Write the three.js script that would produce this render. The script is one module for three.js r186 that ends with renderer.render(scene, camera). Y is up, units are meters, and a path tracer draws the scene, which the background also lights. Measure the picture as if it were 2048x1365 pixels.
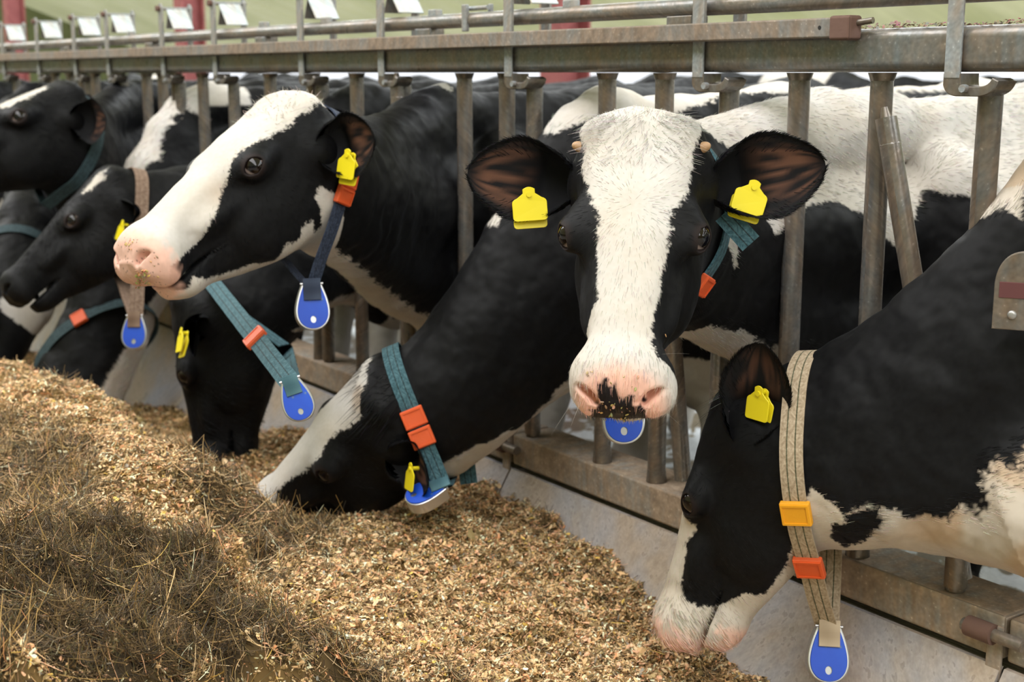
import * as THREE from 'three';
import { createNoise3D } from 'simplex-noise';
import { mergeGeometries } from 'three/addons/utils/BufferGeometryUtils.js';
import { RoundedBoxGeometry } from 'three/addons/geometries/RoundedBoxGeometry.js';
import { RectAreaLightUniformsLib } from 'three/addons/lights/RectAreaLightUniformsLib.js';

// ------------------------------------------------------------------ camera, sky, light, exposure
const scene = new THREE.Scene();
const EYE = new THREE.Vector3(0, 1.5, 2.05), FOCAL = 2700, TILT = 0.1956;
const camera = new THREE.PerspectiveCamera(2 * Math.atan(682.5 / FOCAL) * 180 / Math.PI, 2048 / 1365, 0.05, 200);
const RIGHT = new THREE.Vector3(0.5764, 0, -0.8171), LEVEL = new THREE.Vector3(-0.8171, 0, -0.5764);
const VIEW = LEVEL.clone().multiplyScalar(Math.cos(TILT)).add(new THREE.Vector3(0, -Math.sin(TILT), 0));
const UPV = RIGHT.clone().cross(VIEW);
camera.position.copy(EYE); camera.up.set(0, 1, 0); camera.lookAt(EYE.clone().add(VIEW));
camera.focus = 2.35; camera.userData.fStop = 4.5;
const renderer = new THREE.WebGLRenderer({ antialias: true });
renderer.toneMapping = THREE.LinearToneMapping;
renderer.toneMappingExposure = 0.44;
renderer.shadowMap.enabled = true;
scene.background = new THREE.Color(2.7, 2.8, 2.95);           // bright overcast sky, seen and lighting through the open sides
RectAreaLightUniformsLib.init();
const SKYLIGHT = { w: 60, d: 3.2, x: -6, y: 6.15, z: 2.9, power: 13 };   // translucent ridge light along the barn
const COWLIGHT = 8;      // second translucent strip, in the roof above the standing cows
const ridgeLight = new THREE.RectAreaLight(new THREE.Color(1, .99, 1), SKYLIGHT.power, SKYLIGHT.w, SKYLIGHT.d);
ridgeLight.position.set(SKYLIGHT.x, SKYLIGHT.y - 0.06, SKYLIGHT.z);
ridgeLight.rotation.set(-Math.PI / 2, 0, 0);
ridgeLight.name = 'ridge_skylight_light';
scene.add(ridgeLight);

// ------------------------------------------------------------------ small helpers
const V = (x, y, z) => new THREE.Vector3(x, y, z);
function rng(seed) { let a = seed >>> 0; return () => { a = (a + 0x6d2b79f5) | 0; let t = Math.imul(a ^ (a >>> 15), 1 | a); t = (t + Math.imul(t ^ (t >>> 7), 61 | t)) ^ t; return ((t ^ (t >>> 14)) >>> 0) / 4294967296; }; }
const noise3 = createNoise3D(rng(77));
const clamp = (x, a, b) => x < a ? a : x > b ? b : x;
const mix = (a, b, t) => a + (b - a) * t;
const sstep = (a, b, x) => { const t = clamp((x - a) / (b - a), 0, 1); return t * t * (3 - 2 * t); };
const srgb = (r, g, b) => { const c = new THREE.Color().setRGB(r / 255, g / 255, b / 255, THREE.SRGBColorSpace); return [c.r, c.g, c.b]; };
// direction given as right / up / towards the viewer
const dirv = (r, u, b) => V(0, 0, 0).addScaledVector(RIGHT, r).addScaledVector(UPV, u).addScaledVector(VIEW, -b);
// a point of the place: along the ray of a picture point, at a real depth in metres
const at = (px, py, depth) => EYE.clone().addScaledVector(VIEW, depth).addScaledVector(RIGHT, (px - 1024) / FOCAL * depth).addScaledVector(UPV, (682.5 - py) / FOCAL * depth);
const onPlane = (px, py, z) => { const p = at(px, py, 1).sub(EYE); return EYE.clone().addScaledVector(p, (z - EYE.z) / p.z); };
const used = {};
function numbered(name) { const n = used[name] = (used[name] ?? -1) + 1; return n ? `${name}_${String(n).padStart(3, '0')}` : name; }
function shade(o) { o.traverse((m) => { if (m.isMesh) { m.castShadow = true; m.receiveShadow = true; } }); return o; }
function thing(name, label, category, group) { const o = new THREE.Group(); o.name = numbered(name); o.userData = { label, category }; if (group) o.userData.group = group; scene.add(o); return o; }
function part(name, geo, mat, parent, label) { const m = new THREE.Mesh(geo, mat); m.castShadow = m.receiveShadow = true; const same = parent.children.filter((c) => c.name.replace(/_\d{3}$/, '') === name).length; m.name = same ? `${name}_${String(same).padStart(3, '0')}` : name; if (label) m.userData.label = label; parent.add(m); return m; }
function structure(name, geo, mat, parent) { const m = new THREE.Mesh(geo, mat); m.castShadow = m.receiveShadow = true; m.name = parent ? name : name; if (!parent) m.userData.kind = 'structure'; (parent ?? scene).add(m); return m; }
function box(x0, x1, y0, y1, z0, z1, r = 0.004) { const g = new RoundedBoxGeometry(x1 - x0, y1 - y0, z1 - z0, r > .015 ? 5 : 2, Math.min(r, (x1 - x0) * .45, (y1 - y0) * .45, (z1 - z0) * .45)); g.translate((x0 + x1) / 2, (y0 + y1) / 2, (z0 + z1) / 2); return metric(g); }
// uv in metres from position, the plane picked by the normal
function metric(g) { const p = g.attributes.position, n = g.attributes.normal, uv = new Float32Array(p.count * 2); for (let i = 0; i < p.count; i++) { const ax = Math.abs(n.getX(i)), ay = Math.abs(n.getY(i)), az = Math.abs(n.getZ(i)); const x = p.getX(i), y = p.getY(i), z = p.getZ(i); uv[2 * i] = az >= ax && az >= ay ? x : ay >= ax ? x : z; uv[2 * i + 1] = ay > ax && ay > az ? z : y; } g.setAttribute('uv', new THREE.BufferAttribute(uv, 2)); return g; }
function pipe(a, b, r, seg = 20, r2 = r) { const d = b.clone().sub(a), g = new THREE.CylinderGeometry(r2, r, d.length(), seg, 1); const uv = g.attributes.uv; for (let i = 0; i < uv.count; i++) uv.setXY(i, uv.getX(i) * 2 * Math.PI * r, uv.getY(i) * d.length()); g.applyQuaternion(new THREE.Quaternion().setFromUnitVectors(V(0, 1, 0), d.clone().normalize())); g.translate((a.x + b.x) / 2, (a.y + b.y) / 2, (a.z + b.z) / 2); return g; }
function dataTexture(w, h, f, color = false) { const d = new Uint8Array(w * h * 4); for (let j = 0; j < h; j++) for (let i = 0; i < w; i++) { const c = f(i / w, j / h); const k = (j * w + i) * 4; d[k] = clamp(c[0], 0, 255); d[k + 1] = clamp(c[1], 0, 255); d[k + 2] = clamp(c[2], 0, 255); d[k + 3] = 255; } const t = new THREE.DataTexture(d, w, h, THREE.RGBAFormat); t.magFilter = THREE.LinearFilter; t.minFilter = THREE.LinearMipmapLinearFilter; t.wrapS = t.wrapT = THREE.RepeatWrapping; if (color) t.colorSpace = THREE.SRGBColorSpace; t.needsUpdate = true; return t; }
// periodic fractal noise for tiling textures
function tileNoise(u, v, f, oct, seed) { let s = 0, a = 1, n = 0; for (let o = 0; o < oct; o++) { const R = f / (2 * Math.PI); const A = u * 2 * Math.PI, B = v * 2 * Math.PI; s += a * noise3(Math.cos(A) * R + seed * 7.3, Math.sin(A) * R + Math.cos(B) * R * 1.01, Math.sin(B) * R + seed * 3.1); n += a; a *= .5; f *= 2; } return s / n; }
const RQ = 1, HAIR = 1, FEED = 1;
// ------------------------------------------------------------------ procedural materials
function steelMap(dirt, seed, tone = 1) {
  return dataTexture(512, 512, (u, v) => {
    const a = tileNoise(u, v, 5, 4, seed), b = tileNoise(u, v, 24, 3, seed + 5), c = tileNoise(u, v, 90, 2, seed + 9), run = tileNoise(u, v * .12, 40, 2, seed + 13);
    const d = clamp(dirt + a * .45 + b * .22 + run * .3, 0, 1), speck = c > .72 ? 1 : 0;
    const steel = [126 + c * 16 + b * 8, 131 + c * 16 + b * 8, 134 + c * 17 + b * 9], mud = [128 + b * 22 + c * 10, 112 + b * 20 + c * 10, 97 + b * 18 + c * 9];
    return [0, 1, 2].map((k) => (mix(steel[k], mud[k], d) + speck * 30) * tone);
  }, true);
}
const steelRough = dataTexture(256, 256, (u, v) => { const a = tileNoise(u, v, 8, 4, 3); const g = 255 * clamp(.5 + a * .3, .15, 1); return [g, g, g]; });
const grainBump = dataTexture(512, 512, (u, v) => { const g = 128 + 60 * tileNoise(u, v, 60, 3, 21) + 40 * tileNoise(u, v, 9, 2, 22); return [g, g, g]; });
const M = {};
M.post = new THREE.MeshStandardMaterial({ map: steelMap(.68, 1, .94), roughness: .62, roughnessMap: steelRough, metalness: .45, bumpMap: grainBump, bumpScale: .0006 });
M.rail = new THREE.MeshStandardMaterial({ map: steelMap(.5, 2, 1.0), roughness: .75, roughnessMap: steelRough, metalness: .4, bumpMap: grainBump, bumpScale: .0008 });
M.bar = new THREE.MeshStandardMaterial({ map: steelMap(.8, 3, 1.06), roughness: .8, metalness: .25, bumpMap: grainBump, bumpScale: .0008 });
M.plate = new THREE.MeshStandardMaterial({ map: steelMap(.25, 4, 1.2), roughness: .6, metalness: .4 });
M.sill = new THREE.MeshStandardMaterial({ map: steelMap(.85, 5, 1.25), roughness: .8, metalness: .1, bumpMap: grainBump, bumpScale: .0012 });
M.panel = new THREE.MeshStandardMaterial({ map: dataTexture(1024, 1024, (u, v) => { const a = tileNoise(u, v, 4, 5, 31), b = tileNoise(u, v, 34, 3, 32), c = tileNoise(u, v, 120, 2, 33); const d = clamp(.62 + a * .9, 0, 1); const clean = [168, 170, 182], dirt = [176, 160, 145]; const k = b * 14 + c * 9 + (b > .45 ? -22 : 0); return [0, 1, 2].map((i) => mix(clean[i], dirt[i], d) + k); }, true), roughness: .42, roughnessMap: dataTexture(256, 256, (u, v) => { const g = 255 * clamp(.85 + tileNoise(u, v, 5, 4, 34) * .55, .35, 1); return [g, g, g]; }), metalness: 0, bumpMap: grainBump, bumpScale: .001 });
M.redSteel = new THREE.MeshStandardMaterial({ map: dataTexture(256, 256, (u, v) => { const a = tileNoise(u, v, 6, 4, 41); return [142 + a * 26, 78 + a * 20, 78 + a * 18]; }, true), roughness: .7 });
M.rust = new THREE.MeshStandardMaterial({ color: new THREE.Color().setRGB(...srgb(104, 78, 68)), roughness: .85, bumpMap: grainBump, bumpScale: .001 });
M.roof = new THREE.MeshPhysicalMaterial({ transmission: .85, thickness: 0, map: dataTexture(512, 512, (u, v) => { const a = tileNoise(u, v, 3, 4, 51), b = tileNoise(u * 1, v * .1, 30, 3, 52); return [222 + a * 16 + b * 10, 222 + a * 14 + b * 10, 188 + a * 22 + b * 10]; }, true), roughness: .9, side: THREE.DoubleSide });
M.gable = new THREE.MeshStandardMaterial({ map: dataTexture(256, 256, (u, v) => { const a = tileNoise(u, v, 4, 3, 53); return [112 + a * 14, 118 + a * 14, 84 + a * 12]; }, true), roughness: .95 });
M.concrete = new THREE.MeshStandardMaterial({ map: dataTexture(512, 512, (u, v) => { const a = tileNoise(u, v, 5, 5, 61), b = tileNoise(u, v, 40, 2, 62); const k = a * 30 + b * 14; return [150 + k, 144 + k, 136 + k]; }, true), roughness: .75, bumpMap: grainBump, bumpScale: .002 });
M.slat = new THREE.MeshStandardMaterial({ map: dataTexture(512, 512, (u, v) => { const a = tileNoise(u, v, 7, 5, 63), b = tileNoise(u, v, 40, 2, 64); const m = a > -.05 ? 1 : .0; const k = a * 26 + b * 12; return m ? [196 + k, 200 + k, 206 + k] : [108 + k, 94 + k, 72 + k]; }, true), roughness: .35, bumpMap: grainBump, bumpScale: .002 });
M.yard = new THREE.MeshStandardMaterial({ color: new THREE.Color(.55, .55, .52), roughness: .95 });
M.sky = new THREE.MeshStandardMaterial({ color: new THREE.Color(.9, .9, .88), roughness: .8, emissive: new THREE.Color(1, .985, .96), emissiveIntensity: 2.2 });
M.dark = new THREE.MeshStandardMaterial({ color: new THREE.Color(.01, .01, .01), roughness: .6 });
M.flap = new THREE.MeshStandardMaterial({ map: steelMap(.1, 6, 1.5), roughness: .55, metalness: .1 });
M.redDull = new THREE.MeshStandardMaterial({ color: new THREE.Color().setRGB(...srgb(92, 52, 52)), roughness: .8 });
M.silverRivet = new THREE.MeshStandardMaterial({ color: new THREE.Color(.35, .34, .33), roughness: .4, metalness: .6 });
// ------------------------------------------------------------------ the barn
{
  const XA = -33, XB = 14, eaveZ = -11.2, eaveY = 1.62, ridgeY = 6.2, ridgeZ0 = 1.3, ridgeZ1 = 4.5, backZ = 17;
  const slope = (z0, y0, z1, y1, x0, x1, th) => { // a roof sheet with thickness and corrugation-sized folds down the slope
    const n = 160, pos = [], idx = [], L = Math.hypot(z1 - z0, y1 - y0), ny = Math.abs(z1 - z0) / L, uv = [];
    for (let i = 0; i <= n; i++) for (let s = 0; s < 4; s++) { const x = mix(x0, x1, i / n), lo = s === 0 || s === 1, end = s === 1 || s === 2; const c = (i % 2 ? .012 : 0) + (lo ? 0 : th); pos.push(x, mix(y0, y1, end ? 1 : 0) + c * ny, mix(z0, z1, end ? 1 : 0)); uv.push(x * .2, (end ? L : 0) * .2); }
    for (let i = 0; i < n; i++) for (let s = 0; s < 4; s++) { const a = i * 4 + s, b = i * 4 + (s + 1) % 4, c = a + 4, d = b + 4; idx.push(a, b, d, a, d, c); }
    const g = new THREE.BufferGeometry(); g.setAttribute('position', new THREE.Float32BufferAttribute(pos, 3)); g.setAttribute('uv', new THREE.Float32BufferAttribute(uv, 2)); g.setIndex(idx); const f = g.toNonIndexed(); f.computeVertexNormals(); return f;
  };
  const roofY = (z) => eaveY + (z - eaveZ) / (ridgeZ0 - eaveZ) * (ridgeY - eaveY), g0 = -5.2, g1 = -2.6;
  structure('roof_far', slope(eaveZ, eaveY, g0, roofY(g0), XA, XB, .08), M.roof); structure('roof_far_upper', slope(g1, roofY(g1), ridgeZ0, ridgeY, XA, XB, .08), M.roof);
  { const L = Math.hypot(g1 - g0, roofY(g1) - roofY(g0)), tilt = Math.atan2(roofY(g1) - roofY(g0), g1 - g0), zc = (g0 + g1) / 2, yc = roofY(zc), g = box(XA, XB, .0, .08, -L / 2, L / 2); g.rotateX(-tilt); g.translate(0, yc, zc); structure('window_roof', g, M.sky);
    const l = new THREE.RectAreaLight(new THREE.Color(.9, .96, 1), COWLIGHT, XB - XA, L); l.position.set((XA + XB) / 2, yc - .06, zc); l.lookAt((XA + XB) / 2, yc - 1.06, zc + Math.tan(tilt)); l.name = 'roof_skylight_light'; scene.add(l); }
  structure('roof_near', slope(ridgeZ1, ridgeY, backZ, 2.6, XA, XB, .08), M.roof);
  const skyl = structure('window_ridge', box(SKYLIGHT.x - SKYLIGHT.w / 2, SKYLIGHT.x + SKYLIGHT.w / 2, SKYLIGHT.y, SKYLIGHT.y + .1, ridgeZ0, ridgeZ1), M.sky);
  // gable walls (five-sided, following the roof)
  const gable = (x) => { const s = new THREE.Shape(); s.moveTo(eaveZ, -.1); s.lineTo(backZ, -.1); s.lineTo(backZ, 2.6); s.lineTo(ridgeZ1, ridgeY); s.lineTo(ridgeZ0, ridgeY); s.lineTo(eaveZ, eaveY); const g = new THREE.ExtrudeGeometry(s, { depth: .2, bevelEnabled: false }); g.rotateY(-Math.PI / 2); g.translate(x, 0, 0); return metric(g); };
  structure('wall_left', gable(XA + .1), M.gable);
  structure('wall_right', gable(XB), M.gable);
  structure('wall_near', box(XA, XB, -.1, 2.66, backZ - .1, backZ + .1), M.gable);
  structure('floor', box(XA, XB, -.3, 0, -1.0, backZ), M.concrete);
  structure('floor_001', box(XA, XB, -.3, 0, eaveZ, -1.0), M.slat);
  structure('yard_ground', box(-90, 60, -.5, -.12, -80, eaveZ - .05), M.yard);
  structure('yard_ground_001', box(-90, 60, -.5, -.31, backZ + .05, 80), M.yard);
  // steel columns of H section
  const colLabel = ['red painted steel column behind the middle of the headlock rail', 'red painted steel column second from the far end, behind the latches', 'red painted steel column farthest left, behind the black cow with raised head'];
  [-6.8, -12.8, -18.8].forEach((x, i) => {
    const t = thing('steel_column', colLabel[i], 'column', 'red steel columns'); t.position.set(x, 0, -3.15);
    const h = 4.42;
    part('flange', box(-.11, .11, 0, h, .095, .115, .003), M.redSteel, t); part('flange', box(-.11, .11, 0, h, -.115, -.095, .003), M.redSteel, t);
    part('web', box(-.008, .008, 0, h, -.095, .095, .002), M.redSteel, t);
    part('base_plate', box(-.16, .16, 0, .02, -.16, .16, .003), M.redSteel, t);
  });
}

// ------------------------------------------------------------------ the headlock feed fence
const SILL_TOP = .552, SILL_LOW = .468, BEAM_LOW = 1.503, BEAM_TOP = 1.582;
const xAt = (px, py = 150) => onPlane(px, py, 0).x;
{
  const X0 = -10.5, X1 = -.7;
  const rail = thing('headlock_rail', 'long galvanised box rail carrying the headlock posts above the cows', 'rail');
  part('beam', box(X0, X1, BEAM_LOW, BEAM_TOP, -.042, .042, .02), M.rail, rail);
  const lock = thing('locking_pipe', 'round steel locking pipe running along the top of the box rail', 'pipe');
  const pz = .012, py = 1.64;
  part('pipe', pipe(V(X0, py, pz), V(X1, py, pz), .0195, 28), M.rail, lock);
  for (let i = 0; i < 9; i++) part('support_pad', box(X0 + .8 + i * 1.06, X0 + .88 + i * 1.06, BEAM_TOP - .002, py - .017, -.02, .03, .003), M.rail, lock);
  for (const px of [1150, 878, 660, 535, 268, 1560]) { const x = onPlane(px, 60, 0).x; part('pipe_lug', box(x - .02, x + .02, py + .014, py + .034, pz - .012, pz + .012, .003), M.plate, lock); }
  { const x = onPlane(950, 60, 0).x; part('pipe_clip', box(x - .012, x + .01, py - .03, py + .04, pz + .012, pz + .024, .003), M.plate, lock); part('pipe_clip', box(x + .06, x + .075, py - .01, py + .04, pz - .022, pz - .012, .003), M.plate, lock); part('clip_pin', pipe(V(x - .02, py + .03, pz), V(x + .08, py + .03, pz), .006, 10), M.plate, lock); }
  const bar = thing('front_bar', 'dusty square steel bar bolted along the front of the box rail', 'bar');
  const bx1 = onPlane(1712, 70, .06).x;
  part('bar', box(X0, bx1 - .045, 1.566, 1.603, .046, .076, .004), M.bar, bar);
  part('end_sleeve', box(bx1 - .05, bx1, 1.561, 1.606, .043, .08, .006), M.rust, bar, 'rusty brown end sleeve');
  part('bolt', pipe(V(bx1 - .004, 1.592, .056), V(bx1 + .03, 1.596, .05), .006, 12), M.post, bar);
  part('pin_hole', pipe(V(bx1 - .075, 1.585, .0755), V(bx1 - .075, 1.585, .0765), .004, 10), M.dark, bar);

  // uprights: [picture x at the top, kind]
  const uprights = [1765, 1600, 1330, 1215, 1014, 929, 713, 625, 540, 405, 352, 325, 293, 239, 190, 165, 141, 110];
  const words = ['behind the open arm of the nearest lock', 'behind the raised ear with yellow tag, before white flank', 'above the white forelock of the cow facing us', 'just left of the white forelock of the cow facing us', 'over the white shoulder in mid picture', 'in front of the neck of the cow looking left', 'right of the navy collar of the cow looking left', 'behind the far ear of the cow looking left'];
  uprights.forEach((px, i) => {
    const x = xAt(px), t = thing('fence_post', words[i] ? `round steel post ${words[i]}` : `${['ninth', 'tenth', 'eleventh', 'twelfth', 'thirteenth', 'fourteenth', 'fifteenth', 'sixteenth', 'seventeenth', 'eighteenth'][i - 8]} fixed fence post counted from the near end`, 'post', 'fixed headlock posts');
    t.position.set(x, SILL_TOP, 0);
    part('tube', pipe(V(0, .002, 0), V(0, BEAM_LOW - SILL_TOP - .001, 0), .0215, 24), M.post, t);
    part('weld_collar', pipe(V(0, .0, 0), V(0, .03, 0), .0245, 24, .022), M.post, t);
    part('weld_collar', pipe(V(0, BEAM_LOW - SILL_TOP - .016, 0), V(0, BEAM_LOW - SILL_TOP - .001, 0), .022, 24, .027), M.post, t);
  });
  // locks: strap bracket over the rail, tipping latch on top, hanging post below
  const locks = [[1910, 0], [1400, 1], [1020, 1], [765, 1], [605, 1], [432, 1], [328, 1], [218, 1], [152, 1], [78, 1], [8, 1]];
  const lockWords = ['nearest the camera, beside the white neck tuft', 'above the left ear of the cow facing us', 'over the white shoulder in the middle of the rail', 'above the withers of the cow looking left', 'above the far ear of the cow looking left', 'over the striped shoulder behind the cow looking left', 'before the second red column', 'fourth from the far end of the rail', 'third from the far end of the rail', 'beside the farthest red column', 'at the far left end of the rail'];
  locks.forEach(([px, flap], i) => {
    const x = onPlane(px, 120, .045).x, t = thing('headlock_latch', `steel latch with hanging post ${lockWords[i]}`, 'latch', 'headlock latches'); t.position.set(x, BEAM_LOW, 0);
    // front strap, over the pipe and under the rail
    part('front_strap', box(-.0165, .0165, -.012, .16, .046, .053, .003), M.plate, t);
    const hook = new THREE.Shape(); hook.moveTo(-.0165, 0); hook.lineTo(-.0165, -.018); hook.quadraticCurveTo(-.012, -.034, .01, -.036); hook.lineTo(.055, -.036); hook.quadraticCurveTo(.085, -.034, .092, -.012); hook.lineTo(.082, -.008); hook.quadraticCurveTo(.075, -.022, .055, -.022); hook.lineTo(.02, -.022); hook.quadraticCurveTo(.0165, -.02, .0165, 0);
    const hg = new THREE.ExtrudeGeometry(hook, { depth: .05, bevelEnabled: true, bevelSize: .0015, bevelThickness: .0015, bevelSegments: 1 }); hg.translate(0, -.004, .0); part('hook', metric(hg), M.post, t);
    part('hanging_post', pipe(V(.045, -.036, 0), V(.04, SILL_TOP - BEAM_LOW + .01, 0), .0215, 24), M.post, t);
    part('foot_bush', pipe(V(.04, SILL_TOP - BEAM_LOW + .002, 0), V(.04, SILL_TOP - BEAM_LOW + .05, 0), .018, 18), M.post, t);
    part('pivot_bolt', pipe(V(.03, -.028, .05), V(.03, -.028, .062), .007, 8), M.plate, t);
    if (flap) { // front and back cheeks over the pipe, a pin between them and the tipping plate hung on it
      const cheek = (z) => { const s = new THREE.Shape(); s.moveTo(-.0165, .1); s.lineTo(.0165, .1); s.lineTo(.0165, .25); s.lineTo(.007, .264); s.lineTo(-.005, .264); s.lineTo(-.0165, .236); const g = new THREE.ExtrudeGeometry(s, { depth: .007, bevelEnabled: true, bevelSize: .001, bevelThickness: .001, bevelSegments: 1 }); g.translate(0, 0, z); return metric(g); };
      part('latch_cheek', cheek(.046), M.plate, t); part('latch_cheek', cheek(-.072), M.plate, t);
      const tg = new RoundedBoxGeometry(.1, .005, .084, 1, .002); tg.rotateZ(-.86); tg.translate(.036, .206, -.014); part('tipping_plate', metric(tg), M.flap, t, 'pale sloping latch plate');
      const tb = new RoundedBoxGeometry(.08, .005, .06, 1, .002); tb.rotateZ(1.15); tb.translate(-.022, .208, -.014); part('counter_plate', metric(tb), M.plate, t);
      part('latch_pin', pipe(V(0, .246, -.08), V(0, .246, .064), .0065, 12), M.plate, t);
      part('pin_head', pipe(V(0, .246, .054), V(0, .246, .068), .0115, 8), M.rust, t);
    }
  });
  // the tilted locks of the open places
  const arms = [[1772, 236, 1838, 640, 'tilted lock tube hinged on the nearest fixed post, in front of the white flank'], [1335, 520, 1366, 960, 'tilted lock tube left open behind the muzzle of the cow facing us'], [793, 160, 822, 745, 'tilted lock tube under the throat of the cow looking left']];
  arms.forEach(([ax, ay, bx, by, label]) => { const t = thing('tilting_lock_tube', label, 'tube'); const a = onPlane(ax, ay, .03), b = onPlane(bx, by, .012); b.y = Math.max(b.y, .57); const d = b.clone().sub(a); if (b.y > .6) b.addScaledVector(d, (b.y - .575) / -d.y * 1); part('tube', pipe(a, b, .02, 20), M.post, t); part('flattened_top', pipe(a.clone().addScaledVector(d.normalize(), -.02), a.clone().addScaledVector(d, .05), .006, 16, .0205), M.post, t); });

  // the lock plate of the next place, at the right edge, on its own arm
  { const t = thing('lock_plate', 'worn steel lock plate with rivets at the right edge before the black neck', 'plate'), c = at(2046, 592, 2.17), s = new THREE.Shape(), w = .042, h = .054; t.position.copy(c); s.moveTo(-w, -h); s.lineTo(w, -h); s.lineTo(w, h * .35); s.quadraticCurveTo(w * .9, h * 1.25, 0, h * 1.3); s.quadraticCurveTo(-w * .9, h * 1.25, -w, h * .35); s.lineTo(-w, -h); const g = new THREE.ExtrudeGeometry(s, { depth: .006, bevelEnabled: true, bevelSize: .002, bevelThickness: .002, bevelSegments: 2, curveSegments: 12 }); const q = new THREE.Quaternion().setFromRotationMatrix(new THREE.Matrix4().makeBasis(V(.86, 0, -.5), V(0, 1, 0), V(.5, 0, .86))); const put = (n2, g2, m2, l) => { const p = part(n2, g2, m2, t, l); p.quaternion.copy(q); return p; };
    put('plate', metric(g), M.post); put('red_band', box(-w * .86, w * .9, -.004, .022, .0075, .0095, .001), M.redDull, 'faded red band'); for (const x of [-.014, .026]) { const r = new THREE.SphereGeometry(.0075, 14, 10); r.scale(1, 1, .6); r.translate(x, -.031, .0085); put('rivet', r, M.silverRivet); }
    put('arm', pipe(V(.03, -.03, -.022), V(.09, .86, -.06), .02, 18), M.post); }
  // sill and manger panels, in lengths
  const joints = [X0, -8.97, -7.44, -5.91, -4.38, -2.865, -1.337, X1 + .3];
  const sillWords = ['at the far end', 'before the farthest cows', 'before the white shouldered cow', 'between the eating black cow and the one looking left', 'behind the blue tag of the black cow bending down', 'under the muzzle of the cow facing us', 'at the lower right corner'];
  for (let i = 0; i + 1 < joints.length; i++) {
    const a = joints[i] + .004, b = joints[i + 1] - .004, k = i;
    const t = thing('fence_sill', `dusty hollow steel sill beam carrying the posts ${sillWords[k]}`, 'sill', 'sill beams'); part('beam', box(a, b, SILL_LOW, SILL_TOP, -.1, .03, .007), M.sill, t);
    const br = part('joint_bracket', box(b - .03, b + .002, SILL_LOW - .07, SILL_TOP - .02, .031, .037, .002), M.sill, t);
    part('bracket_pin', pipe(V(b - .075, SILL_TOP - .035, .045), V(b + .05, SILL_TOP - .035, .045), .012, 14), M.rail, t);
    part('pin_sleeve', pipe(V(b - .065, SILL_TOP - .035, .045), V(b - .01, SILL_TOP - .035, .045), .019, 16), M.rust, t);
    const p = thing('manger_panel', `smooth sloping grey manger panel ${sillWords[k]}`, 'panel', 'manger panels');
    const s = new THREE.Shape(); s.moveTo(.024, SILL_LOW - .012); s.lineTo(.034, SILL_LOW - .012); s.lineTo(.312, .0); s.lineTo(.3, .0); const g = new THREE.ExtrudeGeometry(s, { depth: b - a, bevelEnabled: false }); g.rotateY(-Math.PI / 2); g.translate(b, 0, 0); const ng = g; part('sheet', metric(ng), M.panel, p);
  }
  const wall = structure('wall_manger', box(X0, X1, 0, SILL_LOW - .02, -.1, .0, .01), M.concrete);
}
// ------------------------------------------------------------------ implicit bodies: distances, smooth joins, surface nets
const smin = (a, b, k) => { const h = k - Math.abs(a - b); return h > 0 ? Math.min(a, b) - h * h * .25 / k : Math.min(a, b); };
const smax = (a, b, k) => -smin(-a, -b, k);
function cone(a, b, r1, r2, k) { // tapered capsule between two points
  const ax = a.x, ay = a.y, az = a.z, bx = b.x - ax, by = b.y - ay, bz = b.z - az, L2 = Math.max(1e-9, bx * bx + by * by + bz * bz);
  return { k, d: (x, y, z) => { const px = x - ax, py = y - ay, pz = z - az; const t = clamp((px * bx + py * by + pz * bz) / L2, 0, 1); return Math.hypot(px - bx * t, py - by * t, pz - bz * t) - r1 - (r2 - r1) * t; } };
}
const ellD = (x, y, z, a, b, c) => { const k0 = Math.sqrt(x * x / (a * a) + y * y / (b * b) + z * z / (c * c)), k1 = Math.sqrt(x * x / (a ** 4) + y * y / (b ** 4) + z * z / (c ** 4)); return k1 < 1e-6 ? -Math.min(a, b, c) : k0 * (k0 - 1) / k1; };
function frame(o, x, y, z) { return { o, x, y, z, toLocal: (p) => { const q = p.clone().sub(o); return V(q.dot(x), q.dot(y), q.dot(z)); }, toWorld: (a, b, c) => o.clone().addScaledVector(x, a).addScaledVector(y, b).addScaledVector(z, c), dir: (a, b, c) => V(0, 0, 0).addScaledVector(x, a).addScaledVector(y, b).addScaledVector(z, c) }; }
function ell(f, c, r, k, tiltX = 0) { // ellipsoid in a frame; tiltX turns it about the frame's x
  const o = f.toWorld(...c), X = f.x, C = Math.cos(tiltX), S = Math.sin(tiltX), Y = f.y.clone().multiplyScalar(C).addScaledVector(f.z, S), Z = f.z.clone().multiplyScalar(C).addScaledVector(f.y, -S);
  return { k, d: (x, y, z) => { const px = x - o.x, py = y - o.y, pz = z - o.z; return ellD(px * X.x + py * X.y + pz * X.z, px * Y.x + py * Y.y + pz * Y.z, px * Z.x + py * Z.y + pz * Z.z, ...r); } };
}
const union = (prims, x, y, z) => { let d = 1e9; for (let i = 0; i < prims.length; i++) { const e = prims[i].d(x, y, z); d = i ? smin(d, e, prims[i].k) : e; } return d; };
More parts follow.
